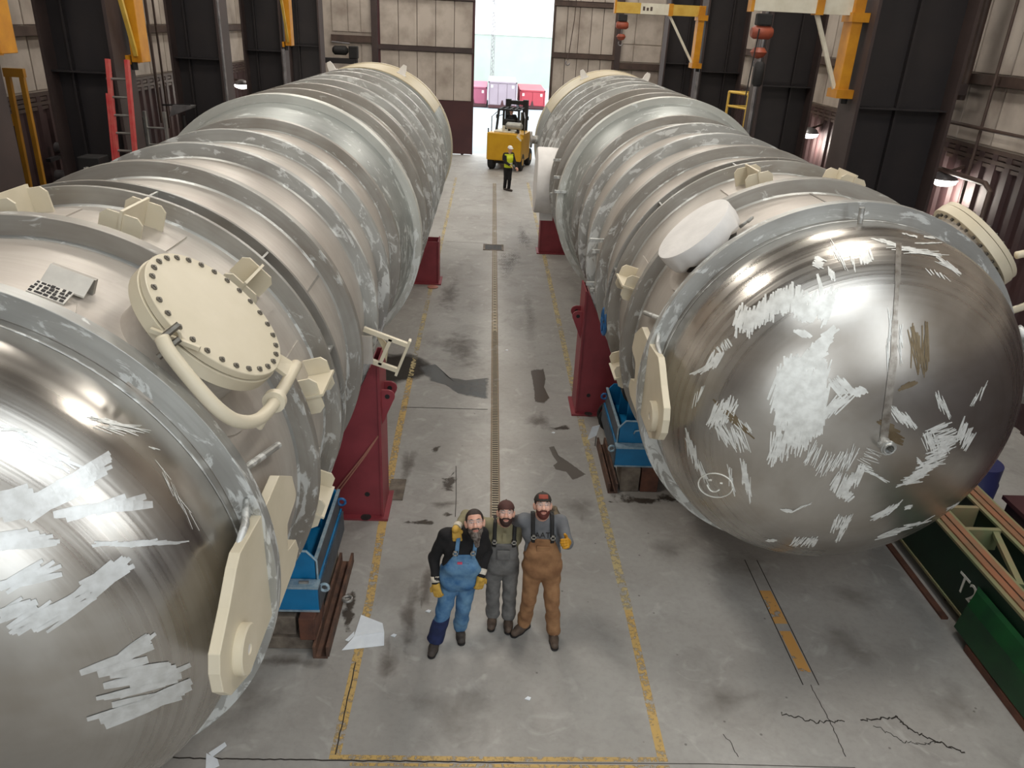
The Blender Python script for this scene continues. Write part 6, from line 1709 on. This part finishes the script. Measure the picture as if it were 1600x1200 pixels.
    torso(s, 0.026); legs(s, 0.018 * g, 0.038, 0.02, 0.93)
    s.wrinkle(0.0055, 26, 9)
    def reg(X, Y, Z):
        f = np.clip((Z - zw) / (zb - zw), 0, 1)
        w = bw0 + (bw1 - bw0) * f
        bib = np.maximum(Z - zb, np.maximum(np.abs(X - xc(Z)) - w, Y - yc(Z) + 0.0 * Z))
        back = np.maximum(Z - zb + 0.05, np.maximum(np.abs(X - xc(Z)) - w * 0.8, yc(Z) - Y))
        return np.minimum(Z - zw, np.minimum(bib, back))
    s.cut(reg)
    zh = max(J['anr'][2], J['anl'][2]) - 0.075
    s.cut(lambda X, Y, Z: zh - Z + 0.0 * X + 0.0 * Y)
    ov = sdf_part('overalls', s, o['pants'], p.root, smooth_it=2)
    # straps over the shoulders
    for sg in (-1, 1):
        s = SDF(lo, hi, 0.0075)
        torso(s, 0.033)
        def sreg(X, Y, Z):
            u = X * xax[0] + Y * xax[1]; c0 = xc(Z) * xax[0] + yc(Z) * xax[1]
            off = o.get('strapx', 0.095)
            d = np.maximum(np.abs(u - c0 - sg * off) - 0.021, zb - 0.04 - Z)
            return np.maximum(d, Z - nk[2] - 0.02)
        s.cut(sreg)
        st = sdf_part('strap', s, o['strap'], ov, smooth_it=1)
        bc = np.array([xc(zb), yc(zb), zb + 0.03]) + xax * sg * o.get('strapx', 0.095)
        yb_ = bc[1] - 0.122 * (0.5 + 0.5 * g) - 0.036
        part('buckle', MB().box((bc[0] - 0.026, yb_ - 0.008, bc[2] - 0.02), (bc[0] + 0.026, yb_ + 0.012, bc[2] - 0.008)).box((bc[0] - 0.026, yb_ - 0.008, bc[2] + 0.018), (bc[0] + 0.026, yb_ + 0.012, bc[2] + 0.03)).box((bc[0] - 0.026, yb_ - 0.008, bc[2] - 0.02), (bc[0] - 0.016, yb_ + 0.012, bc[2] + 0.03)).box((bc[0] + 0.016, yb_ - 0.008, bc[2] - 0.02), (bc[0] + 0.026, yb_ + 0.012, bc[2] + 0.03)), 'buckle', st)
    # bib pocket seam and fly
    fy = yc(zb - 0.12) - 0.122 * (0.5 + 0.5 * g) - 0.034
    x0 = xc(zb - 0.12)
    part('bib_pocket', MB().box((x0 - 0.07, fy - 0.002, zb - 0.19), (x0 + 0.07, fy + 0.02, zb - 0.07)), o['pants'], ov, bevel=0.006)
    if o.get('patch'):
        part('cloth_label', MB().box((x0 - 0.05, fy - 0.008, zb - 0.095), (x0 + 0.0, fy + 0.004, zb - 0.07)), 'pinklabel', ov)
    # --- gloves and boots
    for q, pr in hands.items():
        gm = o['hand' + q].get('glove')
        if gm:
            s = SDF(lo - 0.15, hi + 0.15, 0.0058)
            pp = [x for a in pr for x in (a[0], a[1])]
            mn = np.min([list(v) for v in pp], 0) - 0.08; mx = np.max([list(v) for v in pp], 0) + 0.08
            s = SDF(mn, mx, 0.0045)
            add_hand(s, pr, 0.0045)
            w = np.array(J['wr' + q], float); e = np.array(J['el' + q], float); u = (e - w) / np.linalg.norm(e - w)
            s.cap(w + u * 0.05, w - u * 0.03, 0.044, 0.034, 0.02)
            go = sdf_part('glove', s, gm, p.root)
            if o['hand' + q].get('cuff'):
                part('glove_cuff', MB().tube([w + u * 0.015, w + u * 0.075], [0.044, 0.050], 16), o['hand' + q]['cuff'], go, smooth=True)
    for q in ('r', 'l'):
        an, toe = np.array(J['an' + q], float), np.array(J['toe' + q], float)
        d = toe - an; d[2] = 0; L = np.linalg.norm(d); d = d / L
        gz = toe[2]
        c = lambda f, z: an + d * f * L + np.array((0, 0, z - an[2]))
        s = SDF(np.minimum(an, toe) - 0.13, np.maximum(an, toe) + 0.16, 0.0055)
        s.cap(c(-0.35, 0.052), c(0.5, 0.05), 0.044, 0.046, 0.03)
        s.cap(c(0.45, 0.046), c(1.0, 0.044), 0.049, 0.042, 0.03)
        s.cap(c(-0.15, 0.06), c(-0.2, 0.17), 0.050, 0.056, 0.03)
        s.cut(lambda X, Y, Z: 0.012 - Z + 0 * X + 0 * Y)
        b = sdf_part('boot', s, o['boots'], p.root)
        s = SDF(np.minimum(an, toe) - 0.13, np.maximum(an, toe) + 0.16, 0.0055)
        s.cap(c(-0.37, 0.02), c(0.5, 0.02), 0.047, 0.048, 0.02); s.cap(c(0.45, 0.02), c(1.03, 0.02), 0.052, 0.045, 0.02)
        s.cut(lambda X, Y, Z: np.maximum(0.0005 - Z, Z - 0.02) + 0 * X + 0 * Y)
        sdf_part('sole', s, 'black', b, smooth_it=0)
    p.fy = fy; p.zb = zb; p.x0 = x0; p.ov = ov; p.shirt = shirt; p.xc, p.yc = xc, yc
    return p

# left man: black sweater, faded denim bib overalls, leaning towards the others
JA = dict(head=(-0.035, 6.47, 1.615), neck=(-0.09, 6.56, 1.455), chest=(-0.135, 6.58, 1.245), pelvis=(-0.185, 6.56, 0.885),
          shr=(-0.335, 6.58, 1.385), shl=(0.035, 6.60, 1.40), elr=(-0.45, 6.60, 1.085), wrr=(-0.425, 6.45, 0.86), ell=(0.095, 6.66, 1.13), wrl=(0.045, 6.47, 0.955),
          hipr=(-0.275, 6.56, 0.83), hipl=(-0.10, 6.57, 0.83), knr=(-0.345, 6.47, 0.46), knl=(-0.135, 6.55, 0.46),
          anr=(-0.43, 6.46, 0.095), anl=(-0.165, 6.66, 0.095), toer=(-0.455, 6.31, 0.04), toel=(-0.145, 6.51, 0.04))
pa = make_person((-0.2, 6.5, 0), 'bearded man in black sweater and faded blue denim overalls', JA,
    dict(look=(0.03, -0.82, 0.56), tilt=0.10, hs=1.14, girth=1.08, belly=0.03, beard='long', beardmat='beardgrey', shirt='blackcloth', collar=True, pants='denim', strap='denim', boots='boot', bibtop=0.0, bibw=0.10, strapx=0.09, patch=True,
         handr=dict(d=(0.22, -0.35, -0.9), n=(0.3, 0.8, -0.3), curl=0.5, side=-1, glove='glove', cuff='glovewhite'),
         handl=dict(d=(-0.10, -0.30, -0.9), n=(-0.4, 0.8, -0.2), curl=0.5, side=1, glove='glove', cuff='glovewhite')))
# dark oil-soaked patch on his right shin
s = SDF((-0.6, 6.2, 0.0), (-0.2, 6.75, 0.6), 0.007)
s.cap(JA['knr'], np.array(JA['knr']) + (np.array(JA['anr']) - np.array(JA['knr'])) * 0.93, 0.085, 0.092, 0.02)
s.wrinkle(0.004, 26, 9); s.cut(lambda X, Y, Z: np.maximum(np.abs(Z - 0.24) - 0.15 - 0.25 * (X + 0.40), Y - 6.46))
sdf_part('dark_patch', s, 'denimdark', pa.ov)

# middle man: olive shirt, charcoal bib overalls, arms round the others' backs
JB = dict(head=(0.285, 6.80, 1.515), neck=(0.28, 6.88, 1.355), chest=(0.28, 6.89, 1.155), pelvis=(0.275, 6.86, 0.82),
          shr=(0.095, 6.90, 1.305), shl=(0.465, 6.90, 1.305), elr=(-0.13, 6.85, 1.44), wrr=(-0.225, 6.53, 1.505), ell=(0.68, 6.98, 1.40), wrl=(0.78, 6.84, 1.555),
          hipr=(0.185, 6.86, 0.77), hipl=(0.365, 6.86, 0.77), knr=(0.185, 6.84, 0.43), knl=(0.37, 6.83, 0.43),
          anr=(0.195, 6.88, 0.095), anl=(0.375, 6.85, 0.095), toer=(0.18, 6.73, 0.04), toel=(0.37, 6.69, 0.04))
pb = make_person((0.28, 6.85, 0), 'shorter bearded man in maroon cap and charcoal overalls in the middle', JB,
    dict(look=(0.0, -0.84, 0.54), girth=0.86, beardmat='bearddark', shirt='olive', pants='greycloth', strap='strapblack', boots='bootbrown', cap='capbrown', brim=-1, bibtop=0.0, bibw=0.125, strapx=0.105,
         handr=dict(d=(0.14, -0.30, -0.95), n=(0.0, 0.95, -0.3), curl=0.45, side=1, glove='glove', cuff='glovewhite'),
         handl=dict(d=(0.35, -0.9, -0.16), n=(0.0, -0.2, -1.0), curl=0.4, side=-1, glove='glovecamo')))
part('shirt_placket', MB().bar((0.28, pb.yc(1.26) - 0.145, 1.30), (0.28, pb.yc(1.2) - 0.152, 1.20), 0.035, 0.008, up=(0, 1, 0)), 'olive', pb.shirt)

# right man: grey T-shirt, tan duck overalls, thumb up towards the camera
JC = dict(head=(0.65, 6.63, 1.735), neck=(0.66, 6.72, 1.565), chest=(0.675, 6.74, 1.345), pelvis=(0.695, 6.68, 0.955),
          shr=(0.47, 6.74, 1.485), shl=(0.86, 6.73, 1.485), elr=(0.36, 6.99, 1.28), wrr=(0.20, 7.08, 1.18), ell=(0.915, 6.50, 1.375), wrl=(0.885, 6.30, 1.535),
          hipr=(0.60, 6.68, 0.89), hipl=(0.79, 6.67, 0.89), knr=(0.575, 6.66, 0.50), knl=(0.825, 6.60, 0.50),
          anr=(0.545, 6.75, 0.095), anl=(0.87, 6.63, 0.095), toer=(0.44, 6.64, 0.04), toel=(0.875, 6.46, 0.04))
pc = make_person((0.7, 6.65, 0), 'tall man in dark cap, grey shirt and tan overalls giving a thumbs up', JC,
    dict(look=(0.02, -0.83, 0.55), girth=1.03, belly=0.02, beardmat='beardred', shirt='greyshirt', sleeve=0.12, pants='brownduck', strap='strapblack', boots='bootbrown', cap='capdark', cappanel='capred', brim=-1, bibtop=0.0, bibw=0.115, strapx=0.10,
         handl=dict(d=(-0.05, -0.85, 0.5), n=(-0.9, 0.1, -0.2), curl=1.25, side=-1, thumb=1.5, glove='gloveamber'),
         handr=dict(d=(-0.8, 0.3, -0.2), n=(0, -0.9, -0.2), curl=0.4, side=-1)))
yy = pc.yc(1.40) - 0.165
text_mesh('shirt_lettering', 'AAT', 0.085, 'strapblack', pc.shirt, (0.665, yy, 1.405), (1, 0, 0), (0, 0.28, 1), 0.004)

# worker in a hi-vis vest walking towards the forklift
def small_person(loc, label, J, o):
    root = thing('person', loc, label, 'person')
    allp = np.array([list(v) for v in J.values()])
    lo, hi = allp.min(0) - 0.22, allp.max(0) + 0.22
    A = lambda k: np.array(J[k], float)
    def tor(s, f):
        s.cap(A('chest') - (0.07, 0, 0), A('chest') + (0.07, 0, 0), 0.12 + f, 0.12 + f, 0.05); s.cap(A('pelvis') - (0.05, 0, 0), A('pelvis') + (0.05, 0, 0), 0.115 + f, 0.115 + f, 0.06); s.cap(A('shr'), A('shl'), 0.065 + f, 0.065 + f, 0.05); s.cap((A('chest') + A('pelvis')) / 2, A('chest'), 0.14 + f, 0.14 + f, 0.06)
    s = SDF(lo, hi, 0.010)
    tor(s, 0)
    for q in 'rl':
        s.cap(A('sh' + q), A('el' + q), 0.055, 0.045, 0.03); s.cap(A('el' + q), A('wr' + q), 0.045, 0.033, 0.03)
        for a, b, ra, rb, k in hand_prims(A('wr' + q), A('wr' + q) - A('el' + q), (0, -0.3, -1), 0.4, 1.1, 1 if q == 'r' else -1): s.cap(a, b, ra + 0.002, rb + 0.002, k)
        s.cap(A('hip' + q), A('kn' + q), 0.085, 0.06, 0.04); s.cap(A('kn' + q), A('an' + q), 0.06, 0.042, 0.03)
    s.cap(A('neck'), A('head'), 0.055, 0.055, 0.03)
    h = A('head'); f = Vector(o['look']).normalized(); r = f.cross(Vector((0, 0, 1))).normalized(); u = r.cross(f); rot = [list(r), list(f), list(u)]
    at = lambda x, y, z: np.array(Vector(h) + r * x + f * y + u * z)
    s.ell(at(0, 0, 0.03), (0.078, 0.096, 0.088), 0.02, rot); s.ell(at(0, 0.03, -0.045), (0.06, 0.068, 0.076), 0.03, rot); s.cap(at(0, 0.085, 0.01), at(0, 0.112, -0.025), 0.011, 0.015, 0.01)
    for x in (-1, 1): s.ell(at(x * 0.08, -0.01, 0), (0.012, 0.026, 0.033), 0.01, rot)
    sdf_part('body', s, 'skin', root)
    s = SDF(lo, hi, 0.011)
    tor(s, 0.014)
    for q in 'rl': s.cap(A('sh' + q), A('el' + q), 0.07, 0.058, 0.03); s.cap(A('el' + q), A('wr' + q), 0.058, 0.044, 0.03)
    s.cut(lambda X, Y, Z: A('pelvis')[2] - 0.06 - Z + 0 * X + 0 * Y)
    jk = sdf_part('jacket', s, 'blackcloth', root)
    s = SDF(lo, hi, 0.011)
    for q in 'rl': s.cap(A('hip' + q), A('kn' + q), 0.10, 0.075, 0.04); s.cap(A('kn' + q), A('an' + q), 0.075, 0.066, 0.03)
    s.cap(A('pelvis') - (0.05, 0, 0), A('pelvis') + (0.05, 0, 0), 0.128, 0.128, 0.05)
    s.cut(lambda X, Y, Z: Z - A('pelvis')[2] - 0.1 + 0 * X + 0 * Y)
    sdf_part('trousers', s, o['pants'], root)
    for q in 'rl':
        s = SDF(np.minimum(A('an' + q), A('toe' + q)) - 0.12, np.maximum(A('an' + q), A('toe' + q)) + 0.14, 0.009)
        s.cap(A('an' + q) * (1, 1, 0) + (0, 0, 0.05), A('toe' + q) * (1, 1, 0) + (0, 0, 0.045), 0.052, 0.046, 0.03); s.cap(A('an' + q) * (1, 1, 0) + (0, 0, 0.05), A('an' + q) + (0, 0, 0.06), 0.055, 0.06, 0.03)
        if o.get('ground', True): s.cut(lambda X, Y, Z: 0.001 - Z + 0 * X + 0 * Y)
        else: s.d = s.d
        if o.get('ground', True): sdf_part('boot', s, 'boot', root)
    if o.get('vest'):
        s = SDF(lo, hi, 0.011); tor(s, 0.026)
        zz = A('pelvis')[2]
        s.cut(lambda X, Y, Z: np.maximum(np.maximum(zz - Z, Z - A('shr')[2] - 0.03), np.abs(X - A('chest')[0]) - 0.175) + 0 * Y)
        v = sdf_part('safety_vest', s, 'hivis', root)
        s = SDF(lo, hi, 0.011); tor(s, 0.032)
        s.cut(lambda X, Y, Z: np.maximum(np.abs(Z - zz - 0.17) - 0.028, np.abs(X - A('chest')[0]) - 0.18) + 0 * Y)
        sdf_part('reflective_band', s, 'cream', v)
    s = SDF(np.array(h) - 0.2, np.array(h) + 0.22, 0.008)
    s.ell(at(0, -0.005, 0.055), (0.10, 0.12, 0.10), 0, rot)
    s.cut(lambda X, Y, Z: h[2] + 0.045 - Z + 0 * X + 0 * Y)
    s.ell(at(0, 0.05, 0.05), (0.11, 0.10, 0.008), 0.01, rot)
    sdf_part(o['hatname'], s, o['hat'], root)
    return root
JD = dict(head=(0.80, 32.1, 1.62), neck=(0.78, 32.12, 1.46), chest=(0.76, 32.12, 1.26), pelvis=(0.74, 32.1, 0.92), shr=(0.60, 32.06, 1.42), shl=(0.90, 32.2, 1.42),
          elr=(0.62, 31.92, 1.15), wrr=(0.80, 31.85, 1.05), ell=(1.0, 32.05, 1.16), wrl=(1.08, 31.88, 0.98), hipr=(0.66, 32.08, 0.88), hipl=(0.82, 32.12, 0.88),
          knr=(0.66, 32.06, 0.48), knl=(0.82, 32.0, 0.48), anr=(0.64, 32.2, 0.095), anl=(0.80, 32.0, 0.095), toer=(0.72, 32.05, 0.04), toel=(0.92, 31.86, 0.04))
small_person((0.75, 32.1, 0), 'small worker in hi-vis vest and hard hat standing before the forklift', JD, dict(look=(0.6, -0.75, -0.1), pants='blackcloth', vest=True, hat='white_clad', hatname='hard_hat'))
fm = Matrix.Rotation(math.radians(-14), 3, 'Z')
def fpt(x, y, z): return tuple(Vector((0.62, 36.6, 0)) + fm @ Vector((x, y, z)))
JE = {k: fpt(*v) for k, v in dict(head=(0.02, 1.2, 2.5), neck=(0.02, 1.2, 2.36), chest=(0.02, 1.2, 2.16), pelvis=(0.0, 1.2, 1.90), shr=(-0.15, 1.2, 2.32), shl=(0.19, 1.2, 2.32), elr=(-0.26, 1.4, 2.1), wrr=(-0.12, 1.62, 2.12), ell=(0.28, 1.4, 2.1), wrl=(0.12, 1.62, 2.12),
      hipr=(-0.09, 1.25, 1.88), hipl=(0.09, 1.25, 1.88), knr=(-0.14, 1.6, 1.86), knl=(0.14, 1.6, 1.86), anr=(-0.12, 1.72, 1.5), anl=(0.12, 1.72, 1.5), toer=(-0.12, 1.84, 1.46), toel=(0.12, 1.84, 1.46)).items()}
small_person(fpt(0, 1.2, 1.78), 'driver in dark clothes seated on the yellow forklift', JE, dict(look=(0.24, 0.95, 0.05), pants='blackcloth', hat='capdark', hatname='cap', ground=False))
